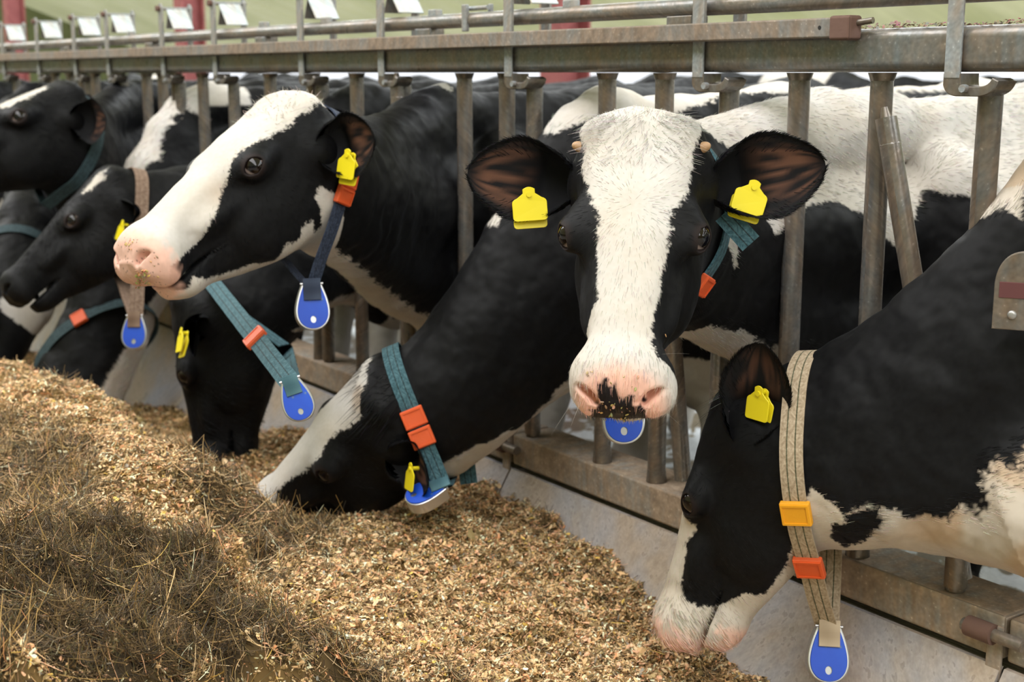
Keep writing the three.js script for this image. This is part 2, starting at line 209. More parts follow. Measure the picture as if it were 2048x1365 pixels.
// surface nets over blocks that the surface crosses; keep(x, y, z) picks the region
function surfaceNet(prims, lo, hi, h, keep, out) {
  const B = 8, nx = Math.ceil((hi.x - lo.x) / h / B), ny = Math.ceil((hi.y - lo.y) / h / B), nz = Math.ceil((hi.z - lo.z) / h / B), R = h * B * .5 * 1.7321;
  const NX = nx * B + 2, NY = ny * B + 2, cell = new Map(), edges = [], N = B + 1, val = new Float32Array(N * N * N), dist = new Float64Array(prims.length);
  const base = out.pos.length / 3, key = (i, j, k) => (k * NY + j) * NX + i;
  let act = [];
  const f = (x, y, z) => { let d = 1e9; for (let i = 0; i < act.length; i++) { const e = act[i].d(x, y, z); d = i ? smin(d, e, act[i].k) : e; } return d; };
  for (let bk = 0; bk < nz; bk++) for (let bj = 0; bj < ny; bj++) for (let bi = 0; bi < nx; bi++) {
    const cx = lo.x + (bi + .5) * B * h, cy = lo.y + (bj + .5) * B * h, cz = lo.z + (bk + .5) * B * h;
    if (!keep(cx, cy, cz, R)) continue;
    let u = 1e9, m = 1e9; for (let i = 0; i < prims.length; i++) { const e = dist[i] = prims[i].d(cx, cy, cz); u = i ? smin(u, e, prims[i].k) : e; if (e < m) m = e; }
    if (Math.abs(u) > R * 1.35 + .01) continue;
    act = prims.filter((p, i) => dist[i] < m + 2.5 * R + 2.5 * p.k + .02);
    let any = 0; for (let k = 0, q = 0; k < N; k++) for (let j = 0; j < N; j++) for (let i = 0; i < N; i++, q++) { const v = val[q] = f(lo.x + (bi * B + i) * h, lo.y + (bj * B + j) * h, lo.z + (bk * B + k) * h); any |= v < 0 ? 1 : 2; }
    if (any !== 3) continue;
    for (let k = 0; k < B; k++) for (let j = 0; j < B; j++) for (let i = 0; i < B; i++) {
      const q = (k * N + j) * N + i, gi = bi * B + i, gj = bj * B + j, gk = bk * B + k, v0 = val[q] < 0;
      if (v0 !== val[q + 1] < 0) edges.push(gi, gj, gk, v0 ? 0 : 3); if (v0 !== val[q + N] < 0) edges.push(gi, gj, gk, v0 ? 1 : 4); if (v0 !== val[q + N * N] < 0) edges.push(gi, gj, gk, v0 ? 2 : 5);
      let sx = 0, sy = 0, sz = 0, n = 0; const c = (a, b) => { const va = val[q + (a & 1) + (a >> 1 & 1) * N + (a >> 2) * N * N], vb = val[q + (b & 1) + (b >> 1 & 1) * N + (b >> 2) * N * N]; if (va < 0 === vb < 0) return; const t = va / (va - vb); sx += mix(a & 1, b & 1, t); sy += mix(a >> 1 & 1, b >> 1 & 1, t); sz += mix(a >> 2, b >> 2, t); n++; };
      const a0 = val[q] < 0, mixd = a0 !== val[q + 1] < 0 || a0 !== val[q + N] < 0 || a0 !== val[q + N + 1] < 0 || a0 !== val[q + N * N] < 0 || a0 !== val[q + N * N + 1] < 0 || a0 !== val[q + N * N + N] < 0 || a0 !== val[q + N * N + N + 1] < 0; if (!mixd) continue;
      c(0, 1); c(2, 3); c(4, 5); c(6, 7); c(0, 2); c(1, 3); c(4, 6); c(5, 7); c(0, 4); c(1, 5); c(2, 6); c(3, 7);
      let x = lo.x + (gi + sx / n) * h, y = lo.y + (gj + sy / n) * h, z = lo.z + (gk + sz / n) * h;
      const e = h * .35; let d = f(x, y, z), gx = f(x + e, y, z) - d, gy = f(x, y + e, z) - d, gz = f(x, y, z + e) - d; const g2 = gx * gx + gy * gy + gz * gz || 1e-12; const st = clamp(d * e / g2, -h * 30, h * 30);
      x -= clamp(gx * st, -h * .5, h * .5); y -= clamp(gy * st, -h * .5, h * .5); z -= clamp(gz * st, -h * .5, h * .5); const gl = Math.sqrt(g2);
      cell.set(key(gi, gj, gk), out.pos.length / 3); out.pos.push(x, y, z); out.nor.push(gx / gl, gy / gl, gz / gl);
    }
  }
  const near = new Uint8Array(out.pos.length / 3 - base); for (let i = 0; i < near.length; i++) near[i] = keep(out.pos[(base + i) * 3], out.pos[(base + i) * 3 + 1], out.pos[(base + i) * 3 + 2], 0) ? 1 : 0;
  for (let e = 0; e < edges.length; e += 4) {
    const i = edges[e], j = edges[e + 1], k = edges[e + 2], t = edges[e + 3], ax = t % 3;
    let a, b, c, d;
    if (ax === 0) { a = cell.get(key(i, j, k)); b = cell.get(key(i, j - 1, k)); c = cell.get(key(i, j - 1, k - 1)); d = cell.get(key(i, j, k - 1)); }
    else if (ax === 1) { a = cell.get(key(i, j, k)); b = cell.get(key(i, j, k - 1)); c = cell.get(key(i - 1, j, k - 1)); d = cell.get(key(i - 1, j, k)); }
    else { a = cell.get(key(i, j, k)); b = cell.get(key(i - 1, j, k)); c = cell.get(key(i - 1, j - 1, k)); d = cell.get(key(i, j - 1, k)); }
    if (a === undefined || b === undefined || c === undefined || d === undefined) continue;
    if (!(near[a - base] || near[b - base] || near[c - base] || near[d - base])) continue;
    if (t < 3) out.idx.push(a, b, c, a, c, d); else out.idx.push(a, d, c, a, c, b);
  }
}
// signed distance to a polygon (negative inside)
function polyD(P, x, y) { let d = 1e9, s = 1; for (let i = 0, j = P.length - 1; i < P.length; j = i++) { const [ax, ay] = P[i], [bx, by] = P[j], ex = bx - ax, ey = by - ay, wx = x - ax, wy = y - ay, t = clamp((wx * ex + wy * ey) / (ex * ex + ey * ey || 1e-9), 0, 1); d = Math.min(d, (wx - ex * t) ** 2 + (wy - ey * t) ** 2); const c1 = y >= ay, c2 = y < by, c3 = ex * wy > ey * wx; if ((c1 && c2 && c3) || (!c1 && !c2 && !c3)) s = -s; } return s * Math.sqrt(d); }
// ------------------------------------------------------------------ the cow: head in its own axes (x left, y out of the forehead, z from poll to muzzle)
function table(rows, col) { const n = 256, z0 = rows[0][0], z1 = rows[rows.length - 1][0], a = new Float32Array(n); for (let i = 0; i < n; i++) { const z = mix(z0, z1, i / (n - 1)); let k = 0; while (k < rows.length - 2 && rows[k + 1][0] < z) k++; const p = (j) => rows[clamp(j, 0, rows.length - 1)]; const [A, Bb, C, D] = [p(k - 1), p(k), p(k + 1), p(k + 2)], t = (z - Bb[0]) / (C[0] - Bb[0]); const m1 = (C[col] - A[col]) / (C[0] - A[0] || 1) * (C[0] - Bb[0]), m2 = (D[col] - Bb[col]) / (D[0] - Bb[0] || 1) * (C[0] - Bb[0]); const t2 = t * t, t3 = t2 * t; a[i] = (2 * t3 - 3 * t2 + 1) * Bb[col] + (t3 - 2 * t2 + t) * m1 + (-2 * t3 + 3 * t2) * C[col] + (t3 - t2) * m2; } return (z) => { const u = clamp((z - z0) / (z1 - z0), 0, 1) * (n - 1), i = Math.min(n - 2, u | 0); return mix(a[i], a[i + 1], u - i); }; }
function loft(rows, n) { const w = table(rows, 1), t = table(rows, 2), b = table(rows, 3), z0 = rows[0][0], z1 = rows[rows.length - 1][0]; return (x, y, z) => { const zc = clamp(z, z0, z1), W = w(zc), T = t(zc), Bt = b(zc), h = (T - Bt) / 2, yc = (T + Bt) / 2, q = (Math.abs(x / W) ** n + Math.abs((y - yc) / h) ** n) ** (1 / n), d = (q - 1) * Math.min(W, h) * .95, dz = Math.abs(z - zc); return dz > 0 ? Math.hypot(Math.max(d, 0), dz) + Math.min(d, 0) * .2 : d; }; }
const skullLoft = loft([[-.03, .06, .05, .0], [0, .096, .083, -.04], [.05, .105, .094, -.06], [.11, .103, .096, -.07], [.17, .097, .094, -.07], [.23, .084, .088, -.07], [.29, .073, .079, -.065], [.35, .065, .071, -.055], [.41, .0605, .064, -.05], [.46, .067, .058, -.05], [.505, .068, .043, -.05], [.53, .05, .015, -.03]], 2.7);
const jawLoft = loft([[.02, .045, -.02, -.10], [.08, .075, -.02, -.165], [.15, .085, -.02, -.2], [.22, .09, -.02, -.195], [.29, .078, -.02, -.175], [.35, .06, -.02, -.153], [.41, .047, -.02, -.13], [.46, .047, -.03, -.116], [.49, .036, -.04, -.095]], 2.3);
function headD(x, y, z, mouth = .004) {
  const s = x < 0 ? -1 : 1, X = x * s;
  let d = smin(skullLoft(X, y, z), jawLoft(X, y, z), .035);
  d = smin(d, ellD(X, y - .052, z - .002, .105, .045, .045), .03);                                     // poll
  d = smin(d, ellD(X - .04, y + .03, z - .04, .075, .075, .07), .04);                              // back of the skull
  d = smin(d, ellD(X - .086, y - .036, z - .204, .037, .035, .053), .03);                          // orbit
  d = smin(d, ellD(X - .066, y + .085, z - .2, .044, .09, .12), .03);                               // cheek muscle
  d = smin(d, ellD(X - .062, y + .005, z - .325, .022, .02, .06), .03);                             // facial crest
  d = smin(d, ellD(X, y - .0, z - .478, .083, .060, .052), .03);                                    // muzzle
  d = smin(d, ellD(X - .048, y + .024, z - .492, .034, .044, .034), .02);                            // upper lip, nostril wings
  d = smin(d, ellD(X, y + .092, z - .446, .05, .03, .052), .028);                                     // chin and lower lip
  d = smin(d, ellD(X - .095, y + .024, z - .056, .034, .034, .036), .03);                              // ear root
  // mouth line, nostrils, tear groove
  d = smax(d, -ellD(X - .03, y + .065 + .25 * (.47 - z) * (.47 - z), z - .456, .09, mouth, .07), .01);
  { const nx = X - .05, ny = y - .026, nz = z - .522, nv = ny * .8 - nz * .6, nd = ny * .6 + nz * .8, q = nx * .78 + nv * .62, r = nv * .78 - nx * .62; d = smax(d, -ellD(q, r + q * q * 9, nd, .0235, .0085, .03), .008); }
  d = smax(d, -ellD(X - .106, y - .022, z - .275, .012, .012, .045), .025);
  // eye opening between the lids: the eye looks out sideways and forward
  d = smin(d, ellD(X - .103, y - .037, z - .212, .0295, .029, .036), .012);
  const ex = X - .105 - .023 * .77, ey = y - .037 - .023 * .40, ez = z - .214 - .023 * .50, en = ex * .77 + ey * .40 + ez * .50, et = ex * -.50 + ey * -.11 + ez * .86, ev = ex * -.40 + ey * .91 - ez * .12;
  d = smax(d, -ellD(en, et, (ev + et * .1) * (1 + et * et * 900), .022, .0235, .0165), .004);
  return d;
}
const EAR_U = table([[0, .022], [.08, .034], [.2, .05], [.38, .063], [.56, .066], [.72, .058], [.86, .042], [.95, .024], [1, .004]], 1);
function bez(a, b, c, d) { return new THREE.CubicBezierCurve3(a, b, c, d); }

function cowSpec(s) {
  // head frame
  const z = s.f.clone().normalize(), y = s.dorsal.clone().addScaledVector(z, -s.dorsal.dot(z)).normalize(), x = y.clone().cross(z), S = s.scale ?? 1;
  const o = s.anchor.clone().addScaledVector(z, -.22 * S), H = frame(o, x, y, z);
  const hw = (a, b, c) => H.toWorld(a * S, b * S, c * S);
  // body frame: origin on the floor below the withers
  const yaw = s.yaw ?? 0, bz = V(Math.sin(yaw), 0, Math.cos(yaw)), by = V(0, 1, 0), bx = by.clone().cross(bz), g = (s.height ?? 1.46) / 1.46, Bf = frame(V(s.withers.x, 0, s.withers.z), bx, by, bz), bw = (a, b, c) => Bf.toWorld(a * g, b * g, c * g), be = (c, r, k, t) => ell(Bf, c.map((q) => q * g), r.map((q) => q * g), k, t), bc = (a, b, r1, r2, k) => cone(bw(...a), bw(...b), r1 * g, r2 * g, k);
  const sb = s.back ?? .24, prims = [be([0, .98, -.42 - sb * .5], [.28, .42, .52], .05), be([0, .93, -1.0], [.315, .42, .62], .12), be([0, 1.12, -1.52], [.27, .31, .36], .12), bc([0, 1.385, -.03], [0, 1.37, -.6], .06, .08, .1), bc([0, 1.37, -.6], [0, 1.38, -1.45], .08, .09, .1), bc([0, 1.38, -1.45], [0, 1.33, -1.78], .09, .06, .08),
    bc([.12, 1.25, -.16], [.21, .95, .06 - sb], .085, .11, .08), bc([-.12, 1.25, -.16], [-.21, .95, .06 - sb], .085, .11, .08), be([0, .84, .1 - sb * .9], [.16, .2, .2], .1)];
  for (const q of [1, -1]) prims.push(bc([q * .23, 1.31, -1.35], [q * .2, 1.22, -1.78], .06, .06, .08), bc([q * .21, .95, .05 - sb], [q * .175, .68, -.06 - sb], .11, .085, .07), bc([q * .175, .68, -.06 - sb], [q * .165, .4, -sb], .07, .048, .04), bc([q * .165, .42, -sb], [q * .165, .36, -sb], .05, .046, .03), bc([q * .165, .38, -sb], [q * .165, .13, -.01 - sb], .036, .034, .02), bc([q * .165, .14, -.01 - sb], [q * .165, .05, .04 - sb], .042, .05, .02), bc([q * .165, .035, .05 - sb], [q * .165, .03, .02 - sb], .052, .05, .015),
    bc([q * .17, 1.1, -1.55], [q * .19, .78, -1.33], .135, .11, .1), bc([q * .19, .8, -1.38], [q * .17, .54, -1.7], .11, .055, .06), bc([q * .18, .55, -1.72], [q * .17, .14, -1.62], .045, .036, .03), bc([q * .17, .14, -1.62], [q * .17, .045, -1.57], .042, .05, .02));
  prims.push(be([0, .62, -1.25], [.2, .16, .22], .06), bc([0, 1.34, -1.8], [0, 1.1, -1.9], .045, .03, .04), bc([0, 1.1, -1.9], [0, .6, -1.92], .03, .022, .02), bc([0, .6, -1.92], [0, .45, -1.92], .03, .045, .02));
  // neck: crest, middle and throat lines
  const W = bw(...(s.neck?.base ?? [0, 1.38, .0])), Bk = bw(0, s.brisket ?? .88, .16 - sb * .7), Hc = hw(0, .01, .04), Ht = hw(0, -.13, .1), fwd = bz;
  const cl = Hc.distanceTo(W), tl = Ht.distanceTo(Bk), n = s.neck ?? {};
  const hd = H.dir(...(n.headDir ?? [0, -.3, -1])).normalize();
  const crest = bez(W, W.clone().addScaledVector(fwd, cl * (n.bodyPull ?? .2)).addScaledVector(by, n.crestUp ?? -.02), Hc.clone().addScaledVector(hd, cl * (n.headPull ?? .22)), Hc), throat = bez(Bk, Bk.clone().addScaledVector(fwd, tl * .3).addScaledVector(by, n.throatUp ?? .05), Ht.clone().addScaledVector(hd, tl * .25), Ht);
  const NS = 9, mid = [], axes = [], rc = n.rc ?? [.085, .07, .07], rt = n.rt ?? [.13, .09, .075], rm = n.rm ?? [.15, .115, .1], q3 = (r, t) => t < .5 ? mix(r[0], r[1], t * 2) : mix(r[1], r[2], t * 2 - 1);
  for (let i = 0; i <= NS; i++) { const t = i / NS, a = crest.getPoint(t), b = throat.getPoint(t); mid.push(a.clone().lerp(b, .5)); axes.push(a.sub(b).normalize()); }
  for (let i = 0; i < NS; i++) { const t = i / NS, t1 = (i + 1) / NS; prims.push(cone(crest.getPoint(t), crest.getPoint(t1), q3(rc, t), q3(rc, t1), .07), cone(throat.getPoint(t), throat.getPoint(t1), q3(rt, t), q3(rt, t1), .07), cone(mid[i], mid[i + 1], q3(rm, t), q3(rm, t1), .08)); }
  for (const e of s.extra ?? []) prims.push(e(Bf, H));
  prims.push({ k: .045, d: (X, Y, Z) => { const dx = X - o.x, dy = Y - o.y, dz = Z - o.z; return headD((dx * x.x + dy * x.y + dz * x.z) / S, (dx * y.x + dy * y.y + dz * y.z) / S, (dx * z.x + dy * z.y + dz * z.z) / S, s.mouth) * S; } });
  const neckAt = (p) => { let best = 1e9, t = 0, a = 0; for (let i = 0; i < NS; i++) { const A = mid[i], Bb = mid[i + 1], ab = Bb.clone().sub(A), ap = p.clone().sub(A), u = clamp(ap.dot(ab) / ab.lengthSq(), 0, 1), c = A.clone().addScaledVector(ab, u), d = c.distanceToSquared(p); if (d < best) { best = d; t = (i + u) / NS; const up = axes[i].clone().lerp(axes[i + 1], u), fw = ab.clone().normalize(), lat = up.clone().cross(fw).normalize(), r = p.clone().sub(c); a = Math.atan2(r.dot(lat), r.dot(up.addScaledVector(fw, -up.dot(fw)).normalize())); } } return { t, a, r: Math.sqrt(best) }; };
  const headC = hw(0, -.03, .25), headR = .335 * S;
  return { ...s, S, H, hw, Bf, bw, g, prims, mid, axes, crest, throat, neckAt, headC, headR, dist: (p) => union(prims, p.x, p.y, p.z) };
}
// where a point of the coat lies: head (z, angle about the nose line), neck (t from withers to head, angle from crest), body (z, y, side)
function coatAt(c, p) {
  const h = c.H.toLocal(p).divideScalar(c.S), b = c.Bf.toLocal(p).divideScalar(c.g), n = c.neckAt(p);
  return { h, ha: Math.atan2(h.x, h.y + .05), b, n, zone: h.z > (h.y > .02 ? -.06 : Math.max(0, -h.y) * .4) && p.distanceTo(c.headC) < c.headR + .02 ? 'head' : b.z > -.02 && n.t > .02 ? 'neck' : 'body' };
}
const BLACK = [.0058, .0058, .0065], WHITE = [.53, .505, .478], PINK = [.80, .47, .37], EARPINK = [.20, .095, .06];
const wob = (p, s) => noise3(p.x * 60, p.y * 60, p.z * 60) * .004 * s + noise3(p.x * 170, p.y * 170, p.z * 170) * .004 * s + noise3(p.x * 18 + 9, p.y * 18, p.z * 18) * .005 * s;
function coatColour(c, p) {
  const m = coatAt(c, p), w = c.coat(m, p); // distance into white: negative is white
  let white = sstep(.002, -.002, w + wob(p, c.wob ?? 1));
  const warm = noise3(p.x * 7 + 3, p.y * 7, p.z * 7) * .5 + .5, fine = noise3(p.x * 90, p.y * 90, p.z * 90);
  const wt = c.whiteTone ?? [1, 1, 1], W = [WHITE[0] * wt[0] * (1 + fine * .04), WHITE[1] * wt[1] * (1 - warm * .05 + fine * .04), WHITE[2] * wt[2] * (1 - warm * .12 + fine * .05)];
  const st = c.stain ? c.stain(m, p) : 0; for (let k = 0; k < 3; k++) W[k] *= mix(1, [.84, .62, .42][k], st);
  let col = [0, 1, 2].map((k) => mix(BLACK[k] * (1 + fine * .3), W[k], white)), gloss = mix(.55, .3, white);
  if (c.nose && m.zone === 'head') { const [pk, dark] = c.nose(m.h, p); col = col.map((q, k) => mix(mix(q, PINK[k] * (1 + fine * .06), pk), [.014, .011, .012][k], dark)); gloss = Math.max(gloss, Math.max(pk * .6, dark * .75) * sstep(.47, .5, m.h.z)); }
  if (m.zone === 'head') { const X = Math.abs(m.h.x); const lid = sstep(.034, .02, Math.hypot(X - .122, m.h.y - .046, m.h.z - .225)); col = col.map((q, k) => mix(q, [.02, .0135, .0125][k], lid * .9)); }
  return { col, gloss, white };
}
M.coat = new THREE.MeshPhysicalMaterial({ vertexColors: true, roughness: 1, roughnessMap: dataTexture(256, 4, (u) => { const g = 255 * (1 - u * .8); return [g, g, g]; }), metalness: 0, specularIntensity: .24, sheen: .05, sheenRoughness: .5, sheenColor: new THREE.Color(.6, .65, .8) });
M.eye = new THREE.MeshPhysicalMaterial({ vertexColors: true, roughness: .05, specularIntensity: .8 });
M.horn = new THREE.MeshStandardMaterial({ color: new THREE.Color(.42, .25, .13), roughness: .5 });
M.tag = new THREE.MeshStandardMaterial({ color: new THREE.Color(.80, .66, .012), roughness: .45 });
M.hair = new THREE.MeshPhysicalMaterial({ color: new THREE.Color(1, 1, 1), roughness: .55, specularIntensity: .24, side: THREE.DoubleSide });

function addEar(c, out, side, e, len = .205, wid = 1) {
  // e: frame of the ear: x along it, y out of its opening, z across
  const S = c.S, NU = 26, NV = 22, base = c.hw(side * .12, -.027, .058), ex = e.x.clone().normalize(), ey = e.y.clone().addScaledVector(ex, -e.y.dot(ex)).normalize(), ez = ex.clone().cross(ey);
  const surf = (u, v, lay) => { const th = mix(2.3, .75, sstep(0, .6, u)) * mix(1, .75, u), w = EAR_U(u) * S * wid, a = v * th, rho = w / Math.sin(Math.min(th, 1.45)); const r = rho + (lay ? .006 * S * (1 - Math.abs(v) ** 4) * (1 - u * .7) : 0); return base.clone().addScaledVector(ex, u * len * S).addScaledVector(ez, r * Math.sin(a) * (1 + .04 * Math.sin(u * 9 + v * 3))).addScaledVector(ey, -r * Math.cos(a) + rho * Math.cos(Math.min(th, 1.45)) + (u * u) * .02 * S); };
  for (const lay of [1, 0]) {
    const b0 = out.pos.length / 3, P = [];
    for (let i = 0; i <= NU; i++) for (let j = 0; j <= NV; j++) P.push(surf(i / NU, j / NV * 2 - 1, lay));
    for (let i = 0; i <= NU; i++) for (let j = 0; j <= NV; j++) {
      const q = (a, b) => P[clamp(a, 0, NU) * (NV + 1) + clamp(b, 0, NV)], n = q(i + 1, j).clone().sub(q(i - 1, j)).cross(q(i, j + 1).clone().sub(q(i, j - 1))).normalize(); if (n.dot(ey) * (lay ? -1 : 1) < 0 && Math.abs(n.dot(ey)) > .05) n.negate();
      const p = q(i, j), u = i / NU, v = j / NV * 2 - 1; out.pos.push(p.x, p.y, p.z); out.nor.push(n.x, n.y, n.z);
      let col = BLACK; if (!lay) { const streak = noise3(u * 2.2, v * 5, side * 3 + c.seed) * .5 + .5, pk = sstep(.95, .45, Math.abs(v)) * sstep(.3, .62, u) * sstep(1, .8, u) * .75 * (c.earPink ?? 1) * sstep(.25, .75, streak); col = BLACK.map((q2, k) => mix(q2 * 1.6, EARPINK[k] * .8, pk)); }
      out.col.push(...col); out.gl.push(.3, .5); out.skip.push(1);
    }
    for (let i = 0; i < NU; i++) for (let j = 0; j < NV; j++) { const a = b0 + i * (NV + 1) + j; out.idx.push(a, a + 1, a + NV + 1, a + 1, a + NV + 2, a + NV + 1); }
  }
  return { base, ex, ey, ez, surf };
}
const hairGeo = (() => { // a tapered blade along y, one unit long, bent towards z
  const n = 3, pos = [], idx = [], nor = []; for (let i = 0; i <= n; i++) { const t = i / n, w = .5 * (1 - t * .85); pos.push(-w, t, t * t * -.06, w, t, t * t * -.06); nor.push(-.5, 0, 1, .5, 0, 1); } for (let i = 0; i < n; i++) { const a = 2 * i; idx.push(a, a + 1, a + 2, a + 1, a + 3, a + 2); } const g = new THREE.BufferGeometry(); g.setAttribute('position', new THREE.Float32BufferAttribute(pos, 3)); g.setAttribute('normal', new THREE.Float32BufferAttribute(nor, 3)); g.setIndex(idx); return g;
})();
function hairDirection(c, m, n) { // flow of the coat
  let d;
  if (m.zone === 'head') { const dz = m.h.z - .185, top = sstep(-.02, .05, m.h.y); const a = V(m.h.x * 1.2, 0, dz).normalize(), side = V(0, -.75, dz > .03 ? .35 : -.5); d = side.lerp(a, top); d = c.H.dir(d.x, d.y, d.z); }
  else if (m.zone === 'neck') { const i = clamp(Math.floor(m.n.t * 9), 0, 8); d = c.mid[i].clone().sub(c.mid[i + 1]).normalize().addScaledVector(c.axes[i], -.35); }
  else d = c.Bf.dir(0, -.4, -1);
  return d.addScaledVector(n, -d.dot(n)).normalize();
}
function toGeometry(o) { const g = new THREE.BufferGeometry(); g.setAttribute('position', new THREE.Float32BufferAttribute(o.pos, 3)); g.setAttribute('normal', new THREE.Float32BufferAttribute(o.nor, 3)); g.setAttribute('color', new THREE.Float32BufferAttribute(o.col, 3)); g.setAttribute('uv', new THREE.Float32BufferAttribute(o.gl, 2)); g.setIndex(o.idx); return g; }
function eyeGeometry(r) { const g = new THREE.SphereGeometry(r, 32, 24), p = g.attributes.position, col = []; for (let i = 0; i < p.count; i++) { const n = V(p.getX(i), p.getY(i), p.getZ(i)).divideScalar(r), out = Math.acos(clamp(n.x, -1, 1)); const pupil = Math.hypot(n.y * 1.5, n.z * .75) < .42 && n.x > 0; const c = n.z > .6 && Math.abs(n.y) < .62 ? [.36, .28, .26] : pupil ? [.003, .003, .005] : out < .9 ? [.008, .0045, .003] : out < 1.02 ? [.005, .003, .003] : [.30, .23, .21]; col.push(...c); } g.setAttribute('color', new THREE.Float32BufferAttribute(col, 3)); return g; }
function tagGeometry(w, h) { const s = new THREE.Shape(), n = w * .17, r = w * .12; s.moveTo(-w / 2 + r, -h); s.lineTo(w / 2 - r, -h); s.quadraticCurveTo(w / 2, -h, w / 2, -h + r); s.lineTo(w / 2, -h * .32); s.quadraticCurveTo(w / 2, -h * .2, w * .36, -h * .14); s.lineTo(n, h * .04); s.lineTo(n, h * .2); s.quadraticCurveTo(0, h * .36, -n, h * .2); s.lineTo(-n, h * .04); s.lineTo(-w * .36, -h * .14); s.quadraticCurveTo(-w / 2, -h * .2, -w / 2, -h * .32); s.lineTo(-w / 2, -h + r); s.quadraticCurveTo(-w / 2, -h, -w / 2 + r, -h); const g = new THREE.ExtrudeGeometry(s, { depth: .0016, bevelEnabled: true, bevelSize: .0006, bevelThickness: .0006, bevelSegments: 1, curveSegments: 6 }); const p = g.attributes.position; for (let i = 0; i < p.count; i++) { const y = p.getY(i); p.setZ(i, p.getZ(i) + y * y * 1.2); } g.computeVertexNormals(); return metric(g); }
function orient(o, normal, up) { const z = normal.clone().normalize(), y = up.clone().addScaledVector(z, -up.dot(z)).normalize(); o.quaternion.setFromRotationMatrix(new THREE.Matrix4().makeBasis(y.clone().cross(z), y, z)); }

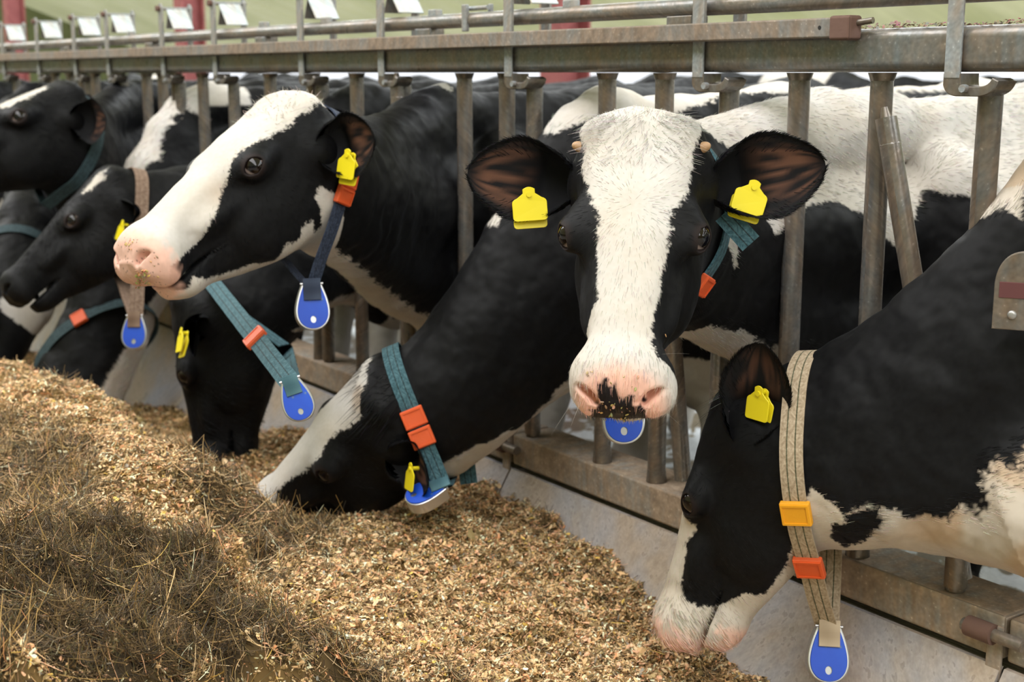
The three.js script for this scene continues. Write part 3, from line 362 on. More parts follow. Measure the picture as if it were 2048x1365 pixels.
function makeCow(spec, res) {
  const c = cowSpec(spec), out = { pos: [], nor: [], idx: [], col: [], gl: [], skip: [] };
  const root = thing(spec.name ?? 'cow', spec.label, 'cow', spec.group);
  // three regions of one surface: head, neck and shoulder, the rest
  const hc = c.headC, hr = c.headR, ball = (x, y, z) => Math.hypot(x - hc.x, y - hc.y, z - hc.z);
  const frontCut = spec.frontCut ?? -.55, bodyZ = (x, z) => (x - c.Bf.o.x) * c.Bf.z.x + (z - c.Bf.o.z) * c.Bf.z.z;
  const lo = hc.clone().subScalar(hr + .02), hi = hc.clone().addScalar(hr + .02);
  const ranges = [];
  const region = (a, b, h, keep) => { const start = out.pos.length / 3; surfaceNet(c.prims, a, b, h, keep, out); ranges.push([start, out.pos.length / 3, h]); };
  if (!spec.noHead) region(lo, hi, res[0], (x, y, z, R) => ball(x, y, z) < hr + R);
  const all = new THREE.Box3(); for (const p of [[-.5, 0, .5], [.5, 1.75, -2.15], [.5, 0, .5], [-.5, 1.7, -2.15]]) all.expandByPoint(c.bw(...p)); all.expandByPoint(c.hw(0, 0, .1)); all.expandByScalar(.12); all.min.y = -.03;
  for (const p of c.mid) all.expandByPoint(p); 
  const fb = all.clone();
  region(all.min, all.max, res[1], (x, y, z, R) => ball(x, y, z) > hr - .006 - R && bodyZ(x, z) > frontCut - R && y > .35 - R);
  region(all.min, all.max, res[2], (x, y, z, R) => ball(x, y, z) > hr - .006 - R && (bodyZ(x, z) < frontCut + .014 + R || y < .364 + R));
  // soft relief of muscle and loose skin, with its normals
  { const q = V(0, 0, 0), relief = (x, y, z) => { let h = noise3(x * 9, y * 9, z * 9 + c.seed) * .0035 + noise3(x * 26, y * 26, z * 26) * .0011; if (spec.folds) { q.set(x, y, z); const n = c.neckAt(q), near = Math.exp(-(((n.t - spec.folds[0]) / spec.folds[1]) ** 2)); if (near > .05) h += near * .0022 * Math.sin(n.t * spec.folds[2] + noise3(x * 5, y * 5, z * 5) * 4) ; } return h; };
    for (let i = 0; i < out.pos.length; i += 3) { const x = out.pos[i], y = out.pos[i + 1], z = out.pos[i + 2], nx = out.nor[i], ny = out.nor[i + 1], nz = out.nor[i + 2], e = .004, near = Math.hypot(x - hc.x, y - hc.y, z - hc.z) < hr * .8 ? .45 : 1, h = relief(x, y, z), gx = (relief(x + e, y, z) - h) / e, gy = (relief(x, y + e, z) - h) / e, gz = (relief(x, y, z + e) - h) / e, gn = gx * nx + gy * ny + gz * nz; const ax = nx - near * (gx - gn * nx), ay = ny - near * (gy - gn * ny), az = nz - near * (gz - gn * nz), l = Math.hypot(ax, ay, az); out.nor[i] = ax / l; out.nor[i + 1] = ay / l; out.nor[i + 2] = az / l; out.pos[i] += nx * h * near; out.pos[i + 1] += ny * h * near; out.pos[i + 2] += nz * h * near; } }
  const p = V(0, 0, 0), nV = out.pos.length / 3, whites = new Float32Array(nV);
  for (let i = 0; i < nV; i++) { p.set(out.pos[3 * i], out.pos[3 * i + 1], out.pos[3 * i + 2]); const k = coatColour(c, p); out.col.push(...k.col); out.gl.push(k.gloss, .5); whites[i] = k.white; out.skip.push(0); }
  c.earFrames = [];
  if (!spec.noHead) for (const side of [1, -1]) { const e = spec.ears?.[side > 0 ? 0 : 1] ?? {}; const X = e.x ?? [side * .93, -.12, -.2], Y = e.y ?? [side * .15, .1, .9]; const fx = e.cam ? dirv(...e.cam[0]) : c.H.dir(...X), fy = e.cam ? dirv(...e.cam[1]) : c.H.dir(...Y); c.earFrames.push(addEar(c, out, side, { x: fx, y: fy }, e.len, e.wid)); }
  const geo = toGeometry(out); part('body', geo, M.coat, root);
  if (!spec.noHead) {
    for (const side of [1, -1]) { const e = part('eye', eyeGeometry(.0245 * c.S), M.eye, root); e.position.copy(c.hw(side * .1055, .0375, .2145)); const n = c.H.dir(side * .77, .40, .50).normalize(); const zz = c.H.z.clone().multiplyScalar(.95).addScaledVector(c.H.y, -.25); zz.addScaledVector(n, -zz.dot(n)).normalize(); e.quaternion.setFromRotationMatrix(new THREE.Matrix4().makeBasis(n, zz.clone().cross(n), zz)); }
    if (spec.horns) for (const side of [1, -1]) { const hg = new THREE.SphereGeometry(1, 18, 14); hg.scale(.010, .017, .010); const hm = part('horn', hg, M.horn, root, 'short amber horn bud'); hm.position.copy(c.hw(side * .107, .05, .03)); orient(hm, c.H.dir(0, .1, 1), c.H.dir(side * .9, .45, .1)); hm.scale.setScalar(c.S); }
    // tags in the ears
    for (const t of spec.tags ?? []) { const E = c.earFrames[t.ear], q = E.surf(t.u, t.v, 0); const tg = new THREE.Group(); tg.name = 'ear_tag'; const same = root.children.filter((m) => m.name.startsWith('ear_tag')).length; if (same) tg.name = `ear_tag_${String(same).padStart(3, '0')}`; tg.position.copy(q).addScaledVector(E.ey, t.out ?? .02); orient(tg, t.n, t.up ?? V(0, 1, 0)); root.add(tg); const w = (t.w ?? .056), h = t.h ?? .052; const f = part('front_plate', tagGeometry(w, h), M.tag, tg); f.position.z = .007; f.position.y = .004; part('stud', pipe(V(0, .004, -.012), V(0, .004, .012), .005, 12), M.tag, tg); if (t.back !== false) { const b = part('back_plate', tagGeometry(w * .97, h * 1.1), M.tag, tg); b.position.set(.0, -.006, -.01); b.rotation.x = -.12; } tg.userData.label = 'yellow ear tag'; }
  }
  // hair
  const hairs = (name, count, pick, look) => { const R = rng(c.seed * 31 + count), list = []; let total = 0; const cum = ranges.map(([a, b, h]) => total += (b - a) * h * h); let tries = 0; while (list.length < count && tries++ < count * 12) { const u = R() * total; const r = ranges[cum.findIndex((q) => q >= u)]; const i = r[0] + Math.floor(R() * (r[1] - r[0])); const P = V(out.pos[3 * i], out.pos[3 * i + 1], out.pos[3 * i + 2]), n = V(out.nor[3 * i], out.nor[3 * i + 1], out.nor[3 * i + 2]); if (n.dot(EYE.clone().sub(P)) < -.15 * P.distanceTo(EYE)) continue; P.addScaledVector(V(R() - .5, R() - .5, R() - .5), r[2] * .9); const m = coatAt(c, P); if (name === 'coat_hair' && c.coat(m, P) > .016 && m.zone !== 'head') continue; if (m.zone === 'head' && name !== 'eyelashes' && Math.hypot(Math.abs(m.h.x) - .122, m.h.y - .046, m.h.z - .225) < .033) continue; const g = pick(P, m, i, R); if (!g) continue; const d = (g.dir ?? hairDirection(c, m, n)).clone(); const j = g.jit ?? .25; d.x += (R() - .5) * j; d.y += (R() - .5) * j; d.z += (R() - .5) * j; d.addScaledVector(n, g.lift ?? .3).normalize(); list.push([P, d, n, g.len, g.w, g.col ?? coatColour(c, P).col.map((q) => q * (1.08 + R() * .34) + .003)]); } const im = new THREE.InstancedMesh(hairGeo, M.hair, list.length), mt = new THREE.Matrix4(), cc = new THREE.Color(); list.forEach(([P, d, n, l, w, col], i) => { const x = d.clone().cross(n).normalize(), z = x.clone().cross(d).normalize(); mt.makeBasis(x.multiplyScalar(w), d.clone().multiplyScalar(l), z.multiplyScalar(l)); mt.setPosition(P.x - n.x * .0015, P.y - n.y * .0015, P.z - n.z * .0015); im.setMatrixAt(i, mt); im.setColorAt(i, cc.setRGB(...col)); }); im.name = name; im.userData.kind = 'stuff'; im.castShadow = im.receiveShadow = true; root.add(im); };
  c.out = out; c.root = root;
  if (HAIR && res[0] < .0055 * RQ) { // longer hair along the rims of the ears
    const R = rng(c.seed * 97), list = []; for (const [q, E] of c.earFrames.entries()) for (let k = 0; k < 2600 * HAIR; k++) { const u = mix(.04, .99, R()), inner = R() < .25, v = (R() < .5 ? -1 : 1) * mix(inner ? .5 : .86, 1, R()), P = E.surf(u, v, R() < .5 ? 1 : 0), Q = E.surf(Math.min(1, u + .05), v, 0), O = E.surf(u, v * .9, 0), d = P.clone().sub(O).normalize().addScaledVector(Q.sub(P).normalize(), .9 + u).addScaledVector(E.ey, (R() - .2) * .6); d.x += (R() - .5) * .5; d.y += (R() - .5) * .5; d.z += (R() - .5) * .5; list.push([P, d.normalize(), E.ey, mix(.006, inner ? .02 : .013, R()), .0011, BLACK.map((g) => g * mix(.9, 2.2, R()))]); }
    const im = new THREE.InstancedMesh(hairGeo, M.hair, list.length), mt = new THREE.Matrix4(), cc = new THREE.Color(); list.forEach(([P, d, n, l, w, col], i) => { const x = d.clone().cross(n).normalize(), z = x.clone().cross(d).normalize(); mt.makeBasis(x.multiplyScalar(w), d.clone().multiplyScalar(l), z.multiplyScalar(l)); mt.setPosition(P); im.setMatrixAt(i, mt); im.setColorAt(i, cc.setRGB(...col)); }); im.name = 'ear_fringe'; im.userData.kind = 'stuff'; im.castShadow = im.receiveShadow = true; root.add(im);
  }
  for (const hspec of spec.hair ?? []) hairs(hspec.name, Math.round(hspec.count * HAIR), (P, m, i, R) => hspec.pick(c, P, m, whites[i] ?? 0, R));
  return c;
}

// flakes of feed sticking to a muzzle, at picture points
function addCrumbs(c, list, seed) { const R = rng(seed), out = []; for (const [x0, y0, r, n] of list) for (let k = 0; k < n; k++) { const d = at(x0 + (R() - .5) * 2 * r, y0 + (R() - .5) * 2 * r, 1).sub(EYE).normalize(); let t = 1.4; for (let i = 0; i < 500; i++) { const e = c.dist(EYE.clone().addScaledVector(d, t)); if (e < .0015) break; t += Math.max(.001, e * .6); } if (t < 5) out.push(EYE.clone().addScaledVector(d, t)); } const g = new THREE.IcosahedronGeometry(1, 0); const im = new THREE.InstancedMesh(g, new THREE.MeshStandardMaterial({ roughness: .8 }), out.length), m = new THREE.Matrix4(), q = new THREE.Quaternion(), e = new THREE.Euler(), cc = new THREE.Color(); out.forEach((p, i) => { const k = mix(.001, .0032, R() ** 2); e.set(R() * 6, R() * 6, R() * 6); m.compose(p, q.setFromEuler(e), V(k * 1.6, k * .5, k)); im.setMatrixAt(i, m); im.setColorAt(i, cc.setRGB(...srgb(186, 156, 108).map((v) => v * (.6 + R() * .7)))); }); im.name = 'feed_crumbs'; im.userData.kind = 'stuff'; im.castShadow = im.receiveShadow = true; c.root.add(im); }

// ------------------------------------------------------------------ collars
function weave(base, stripe, seed) { return new THREE.MeshStandardMaterial({ map: dataTexture(128, 128, (u, v) => { const a = tileNoise(u, v, 6, 3, seed), k = Math.sin(v * Math.PI * 2 * 24) * 9 + Math.sin(u * Math.PI * 2 * 20) * 6 + a * 34; const s = Math.abs(u - .32) < .03 || Math.abs(u - .68) < .03; const b = s ? stripe : base; return [b[0] + k, b[1] + k, b[2] + k]; }, true), roughness: .85, side: THREE.DoubleSide }); }
const WEB = { teal: weave([58, 92, 102], [34, 52, 56], 71), navy: weave([36, 46, 66], [24, 30, 46], 72), beige: weave([164, 146, 122], [84, 84, 62], 73), brown: weave([120, 98, 82], [100, 80, 66], 74), dark: weave([44, 64, 70], [30, 44, 50], 75) };
M.orange = new THREE.MeshStandardMaterial({ color: new THREE.Color(.74, .105, .022), roughness: .5, bumpMap: grainBump, bumpScale: .0006 });
M.amber = new THREE.MeshStandardMaterial({ color: new THREE.Color(.85, .38, .012), roughness: .5, bumpMap: grainBump, bumpScale: .0006 });
M.blue = new THREE.MeshStandardMaterial({ map: dataTexture(256, 256, (u, v) => { const a = tileNoise(u, v, 5, 4, 81), b = tileNoise(u, v, 30, 3, 82); return b + a > .75 ? [120, 130, 150] : [14 + a * 10, 72 + a * 16, 190 + a * 20]; }, true), roughness: .45 });
M.silver = new THREE.MeshStandardMaterial({ color: new THREE.Color(.55, .55, .56), roughness: .3, metalness: .85 });
function hull(P) { P = P.slice().sort((a, b) => a[0] - b[0] || a[1] - b[1]); const cr = (o, a, b) => (a[0] - o[0]) * (b[1] - o[1]) - (a[1] - o[1]) * (b[0] - o[0]), half = (Q) => { const h = []; for (const p of Q) { while (h.length > 1 && cr(h[h.length - 2], h[h.length - 1], p) <= 0) h.pop(); h.push(p); } h.pop(); return h; }; return half(P).concat(half(P.reverse())); }
// o: cow, t (place along the neck), n (direction across the strap), hang (how far the pendant hangs below the throat), width, blocks [[fraction, material, length]], face (pendant normal)
function makeCollar(o) {
  const { cow, label, web } = o, t0 = thing('cow_collar', label, 'collar');
  const i = clamp(Math.floor(o.t * 9), 0, 8);
  if (o.line) { // the strap runs along this picture line on the near side of the neck
    const hits = o.line.map(([x, y]) => { const d = at(x, y, 1).sub(EYE).normalize(); let t = 1.4; for (let k = 0; k < 600; k++) { const e = cow.dist(EYE.clone().addScaledVector(d, t)); if (e < .002) break; t += Math.max(.0015, e * .6); } return EYE.clone().addScaledVector(d, t); });
    const tan = cow.mid[i + 1].clone().sub(cow.mid[i]).normalize(), lat = V(0, 1, 0).cross(tan).normalize(); o.n = hits[1].clone().sub(hits[0]).cross(lat).normalize(); if (o.n.dot(tan) < 0) o.n.negate();
    let best = 1e9; for (let k = 0; k <= 90; k++) { const a = Math.min(8, k / 10 | 0), q = cow.mid[a].clone().lerp(cow.mid[a + 1], k / 10 - a), e = Math.abs(q.clone().sub(hits[0]).dot(o.n)); if (e < best) { best = e; o.centre = q; } }
  }
  const ctr = (o.centre ?? cow.mid[i].clone().lerp(cow.mid[i + 1], o.t * 9 - i)).clone(); if (o.shift) ctr.add(o.shift);
  const n = (o.n ?? cow.mid[i + 1].clone().sub(cow.mid[i])).clone().normalize(); if (o.tilt) n.add(o.tilt).normalize(); if (o.anchorPx) { const d = at(...o.anchorPx, 1).sub(EYE); o.anchor = EYE.clone().addScaledVector(d, ctr.clone().sub(EYE).dot(n) / d.dot(n)); }
  const up = V(0, 1, 0).addScaledVector(n, -n.y).normalize(), side = up.clone().cross(n).normalize();
  const pts = []; for (let k = 0; k < 72; k++) { const a = k / 72 * Math.PI * 2, d = side.clone().multiplyScalar(Math.sin(a)).addScaledVector(up, Math.cos(a)); let r = .03; for (let s = 0; s < 120 && r < .4; s++) { const q = ctr.clone().addScaledVector(d, r), e = cow.dist(q); if (e > .004) break; r += Math.max(.0015, -e * .6); } pts.push([Math.sin(a) * r, Math.cos(a) * r]); }
  let low = [0, 0]; for (const q of pts) if (q[1] < low[1]) low = q;
  const anchor = o.anchor ? (() => { const q = o.anchor.clone().sub(ctr); return [q.dot(side), q.dot(up)]; })() : [low[0] + (o.swing ?? 0), low[1] - (o.hang ?? .06)];
  const h = hull(pts.concat([anchor])); const loop = h.map(([a, b]) => ctr.clone().addScaledVector(side, a).addScaledVector(up, b));
  // resample evenly, starting at the anchor
  let s0 = 0; h.forEach((q, k) => { if (Math.hypot(q[0] - anchor[0], q[1] - anchor[1]) < 1e-6) s0 = k; }); const ring = loop.slice(s0).concat(loop.slice(0, s0)); ring.push(ring[0].clone());
  const cum = [0]; for (let k = 1; k < ring.length; k++) cum.push(cum[k - 1] + ring[k].distanceTo(ring[k - 1])); const L = cum[cum.length - 1], pointAt = (s) => { s = clamp(s, 0, L - 1e-6); let k = 1; while (cum[k] < s) k++; return ring[k - 1].clone().lerp(ring[k], (s - cum[k - 1]) / (cum[k] - cum[k - 1] || 1)); };
  const inward = (s) => { const tg = pointAt(s + .01).sub(pointAt(s - .01)).normalize(); const q = n.clone().cross(tg).normalize(); const r = pointAt(s).sub(ctr); if (q.dot(r) < 0) q.negate(); return q; };
  const W = o.width ?? .042, T = .0035, N = 160, pos = [], idx = [], uv = [];
  for (let k = 0; k <= N; k++) { const s = clamp(L * k / N, .002, L - .002), p = pointAt(s), q = inward(s); const lift = .0 + .0012 * Math.sin(s * 40 + o.cow.seed); for (const [a, b] of [[-.5, 0], [.5, 0], [.5, 1], [-.5, 1]]) { const w = p.clone().addScaledVector(n, a * W).addScaledVector(q, b * T + lift); pos.push(w.x, w.y, w.z); uv.push(a + .5, s / .05); } }
  for (let k = 0; k < N; k++) for (let j = 0; j < 4; j++) { const a = k * 4 + j, b = k * 4 + (j + 1) % 4; idx.push(a, b, b + 4, a, b + 4, a + 4); }
  const g0 = new THREE.BufferGeometry(); g0.setAttribute('position', new THREE.Float32BufferAttribute(pos, 3)); g0.setAttribute('uv', new THREE.Float32BufferAttribute(uv, 2)); g0.setIndex(idx); const g = g0.toNonIndexed(); g.computeVertexNormals(); part('strap', g, WEB[web], t0);
  for (const [bx, by, mat, len, name] of o.blocks ?? []) { let s = 0, bd = 1e9; for (let k = 0; k < 300; k++) { const S = L * k / 300, P = pointAt(S), e = project(P), f = inward(S).dot(EYE.clone().sub(P)) < 0 ? 60 : 0, q = Math.hypot(e[0] - bx, e[1] - by) + f; if (q < bd) { bd = q; s = S; } } const p = pointAt(s), q = inward(s), tg = pointAt(s + .01).sub(pointAt(s - .01)).normalize(); const bl = new THREE.Group(); part; const m = part(name ?? 'number_block', new RoundedBoxGeometry(W + .012, len, .014, 3, .003), mat, t0); m.position.copy(p).addScaledVector(q, .005); m.quaternion.setFromRotationMatrix(new THREE.Matrix4().makeBasis(n.clone(), tg, n.clone().cross(tg))); const rib = part('raised_rim', (() => { const sh = new THREE.Shape(), w2 = (W + .008) / 2, l2 = len / 2 - .003; sh.moveTo(-w2, -l2); sh.lineTo(w2, -l2); sh.lineTo(w2, l2); sh.lineTo(-w2, l2); sh.lineTo(-w2, -l2); const hl = new THREE.Path(); const e = .004; hl.moveTo(-w2 + e, -l2 + e); hl.lineTo(-w2 + e, l2 - e); hl.lineTo(w2 - e, l2 - e); hl.lineTo(w2 - e, -l2 + e); hl.lineTo(-w2 + e, -l2 + e); sh.holes.push(hl); return metric(new THREE.ExtrudeGeometry(sh, { depth: .0025, bevelEnabled: false })); })(), mat, m); const outw = n.clone().cross(tg).dot(q) > 0 ? 1 : -1; rib.position.z = outw > 0 ? .0065 : -.009; }
  if (o.pendant !== false) {
    const P = pointAt(0), pg = new THREE.Group(); pg.name = 'pendant'; t0.add(pg); pg.position.copy(P); pg.userData.label = 'blue teardrop pendant in a silver rim'; orient(pg, o.face ?? dirv(.1, .1, 1), o.up ?? V(0, 1, 0)); const k = o.size ?? 1;
    const drop = (w, hh) => { const s = new THREE.Shape(); s.moveTo(-w * .58, 0); s.lineTo(w * .58, 0); s.bezierCurveTo(w * .8, -hh * .2, w, -hh * .42, w, -hh * .6); s.bezierCurveTo(w, -hh * .86, w * .55, -hh, 0, -hh); s.bezierCurveTo(-w * .55, -hh, -w, -hh * .86, -w, -hh * .6); s.bezierCurveTo(-w, -hh * .42, -w * .8, -hh * .2, -w * .58, 0); return s; };
    const outer = drop(.0375 * k, .1 * k), inner = drop(.034 * k, .094 * k); const hole = new THREE.Path(); hole.absellipse(0, -.074 * k, .0065 * k, .008 * k, 0, 2 * Math.PI, true); inner.holes.push(hole);
    const og = new THREE.ExtrudeGeometry(outer, { depth: .03 * k, bevelEnabled: true, bevelSize: .002, bevelThickness: .002, bevelSegments: 2, curveSegments: 14 }); og.translate(0, .004, -.015 * k); const rim = outer.clone(); part('rim', metric(og), M.silver, pg, 'silver rim');
    const ig = new THREE.ExtrudeGeometry(inner, { depth: .004, bevelEnabled: true, bevelSize: .0008, bevelThickness: .0008, bevelSegments: 1, curveSegments: 14 }); ig.translate(0, .0, .015 * k); const mu = metric(ig); part('face', mu, M.blue, pg, 'bright blue face with a hole');
    const ig2 = ig.clone(); ig2.translate(0, 0, -.034 * k); part('face', ig2, M.blue, pg, 'bright blue face with a hole');
    part('strap_slot', box(-.02 * k, .02 * k, -.03 * k, .02 * k, .0205 * k, .0245 * k, .001), WEB[web], pg);
    part('pin', pipe(V(-.026 * k, .008, .016 * k), V(.026 * k, .008, .016 * k), .003, 8), M.silver, pg);
  }
  if (o.tail) { const [p0, p1] = o.tail, d = p1.clone().sub(p0), nn = o.tailNormal ?? dirv(0, 0, 1), x = d.clone().cross(nn).normalize().multiplyScalar(W / 2), z = nn.clone().multiplyScalar(.003); const ps = [p0.clone().sub(x), p0.clone().add(x), p1.clone().add(x), p1.clone().sub(x)].flatMap((q) => [q, q.clone().add(z)]); const gg = new THREE.BufferGeometry(), f = [[0, 2, 4, 6], [1, 7, 5, 3], [0, 1, 3, 2], [2, 3, 5, 4], [4, 5, 7, 6], [6, 7, 1, 0]], pp = [], uu = []; const wu = [0, 0, 1, 1, 1, 1, 0, 0], wv = [0, 0, 0, 0, 1, 1, 1, 1]; for (const q of f) for (const k of [0, 1, 2, 0, 2, 3]) { const v = ps[q[k]]; pp.push(v.x, v.y, v.z); uu.push(wu[q[k]], wv[q[k]] * d.length() / .05); } gg.setAttribute('position', new THREE.Float32BufferAttribute(pp, 3)); gg.setAttribute('uv', new THREE.Float32BufferAttribute(uu, 2)); gg.computeVertexNormals(); part('loose_end', gg, WEB[web], t0, 'loose strap end'); }
  return { ring, pointAt, L, t0 };
}
// ------------------------------------------------------------------ the feed: a windrow of chopped feed and silage in the alley
const feedPts = [[-1.5, .15, .22], [-1.75, .15, .262], [-2.4, .1, .35], [-2.0, .13, .30], [-2.9, .2, .40], [-3.5, .2, .36], [-4.5, .2, .22], [-5.5, .2, .16], [-7, .3, .15], [-4.6, .6, .25], [-5.4, .6, .2], [-6.6, .7, .2], [-2.6, .4, .455], [-2.48, .22, .385], [-2.3, .32, .37], [-2.0, .38, .335], [-1.7, .4, .30], [-1.94, .594, .35], [-1.88, .96, .40], [-1.75, .2, .275], [-1.4, .5, .25], [-1.2, .9, .25], [-2.9, .75, .415], [-3.1, .78, .41], [-3.3, .6, .36], [-3.7, .6, .38], [-4.2, .55, .3], [-2.78, .93, .64], [-2.86, 1.0, .685], [-3.2, 1.02, .68], [-3.6, 1.0, .672], [-4.2, 1.0, .61], [-5, 1.1, .5], [-6.2, 1.1, .4], [-2.62, .92, .525], [-2.45, .92, .48], [-2.2, .9, .44], [-2.4, .65, .43], [-2.2, .6, .40], [-2.13, 1.39, .55], [-1.99, 1.59, .58], [-2.25, 1.5, .6], [-3.0, 1.36, .575], [-2.6, 1.25, .58], [-2.4, 1.15, .52], [-2.0, 1.2, .47], [-1.6, 1.3, .35], [-1.7, 1.6, .42], [-3.6, 1.4, .58], [-4.5, 1.5, .5], [-2.2, 1.8, .5], [-3.2, 1.9, .5], [-6, 1.6, .4], [-7.5, 1.2, .4], [-2.7, .58, .44], [-2.95, .45, .4]];
const feedSmooth = (x, z) => { let s = 0, w = 0; for (const [a, b, h] of feedPts) { const d2 = ((x - a) * .85) ** 2 + (z - b) ** 2 + .0012, k = 1 / (d2 * d2); s += k * h; w += k; } return s / w; };
const FX0 = -7.5, FX1 = -1.0, FZ0 = .04, FZ1 = 2.2, FS = .02, FNX = Math.round((FX1 - FX0) / FS), FNZ = Math.round((FZ1 - FZ0) / FS);
const feedGrid = new Float32Array((FNX + 1) * (FNZ + 1)); { const raw = feedGrid.slice(); for (let j = 0; j <= FNZ; j++) for (let i = 0; i <= FNX; i++) raw[j * (FNX + 1) + i] = feedSmooth(FX0 + i * FS, FZ0 + j * FS); // a few passes of smoothing take the dimples of the interpolation out
  for (let pass = 0; pass < 7; pass++) { const src = pass % 2 ? feedGrid : raw, dst = pass % 2 ? raw : feedGrid; for (let j = 0; j <= FNZ; j++) for (let i = 0; i <= FNX; i++) { let s = 0, n = 0; for (let b = -1; b <= 1; b++) for (let a = -1; a <= 1; a++) { const q = clamp(j + b, 0, FNZ) * (FNX + 1) + clamp(i + a, 0, FNX); s += src[q]; n++; } dst[j * (FNX + 1) + i] = s / n; } } }
const zone = (P) => (x, z, n) => sstep(.07, -.07, polyD(P, x, z) + n * .2);
const clumpAt = zone([[-2.6, 1.6], [-2.54, 1.373], [-2.52, 1.2], [-2.46, 1.09], [-2.34, 1.08], [-2.25, 1.08], [-2.18, 1.05], [-2.02, 1.0], [-1.95, 1.25], [-1.9, 1.7], [-2.2, 1.9]]), silageZones = [clumpAt, zone([[-3.5, 1.23], [-3.33, 1.16], [-3.19, 1.14], [-3.1, 1.11], [-2.886, 1.174], [-2.66, 1.22], [-2.554, 1.22], [-2.56, 1.4], [-2.7, 1.7], [-3.6, 1.6]]), zone([[-2.66, .93], [-2.68, .8], [-2.86, .66], [-2.719, .642], [-2.484, .778], [-2.426, .924], [-2.521, .946]]), zone([[-3.9, .6], [-3.75, .58], [-2.75, .86], [-2.68, .95], [-2.76, .99], [-3.1, .9]]), zone([[-2.14, 1.11], [-2.08, .95], [-1.96, .86], [-1.85, 1.0]])];
const silage = (x, z) => { const n = noise3(x * 3.2, z * 3.2, 8) * .35 + noise3(x * 9, z * 9, 4) * .3; let s = n > .38 ? .55 : 0; silageZones.forEach((f, i) => { s = Math.max(s, f(x, z, n) * [1, .72, .8, .6, .8][i]); }); return s; };
const feedY = (x, z) => { const u = clamp((x - FX0) / FS, 0, FNX - .001), v = clamp((z - FZ0) / FS, 0, FNZ - .001), i = u | 0, j = v | 0, q = j * (FNX + 1) + i; const s = mix(mix(feedGrid[q], feedGrid[q + 1], u - i), mix(feedGrid[q + FNX + 1], feedGrid[q + FNX + 2], u - i), v - j); return s + noise3(x * 5, z * 5, 1) * .018 + noise3(x * 14, z * 14, 2) * .017 + noise3(x * 40, z * 40, 3) * .008 + sstep(.3, .6, clumpAt(x, z, noise3(x * 7, z * 7, 11) * .3)) * (.075 + noise3(x * 11, z * 11, 12) * .045); };
// how much of a place is dark matted silage rather than loose chopped feed

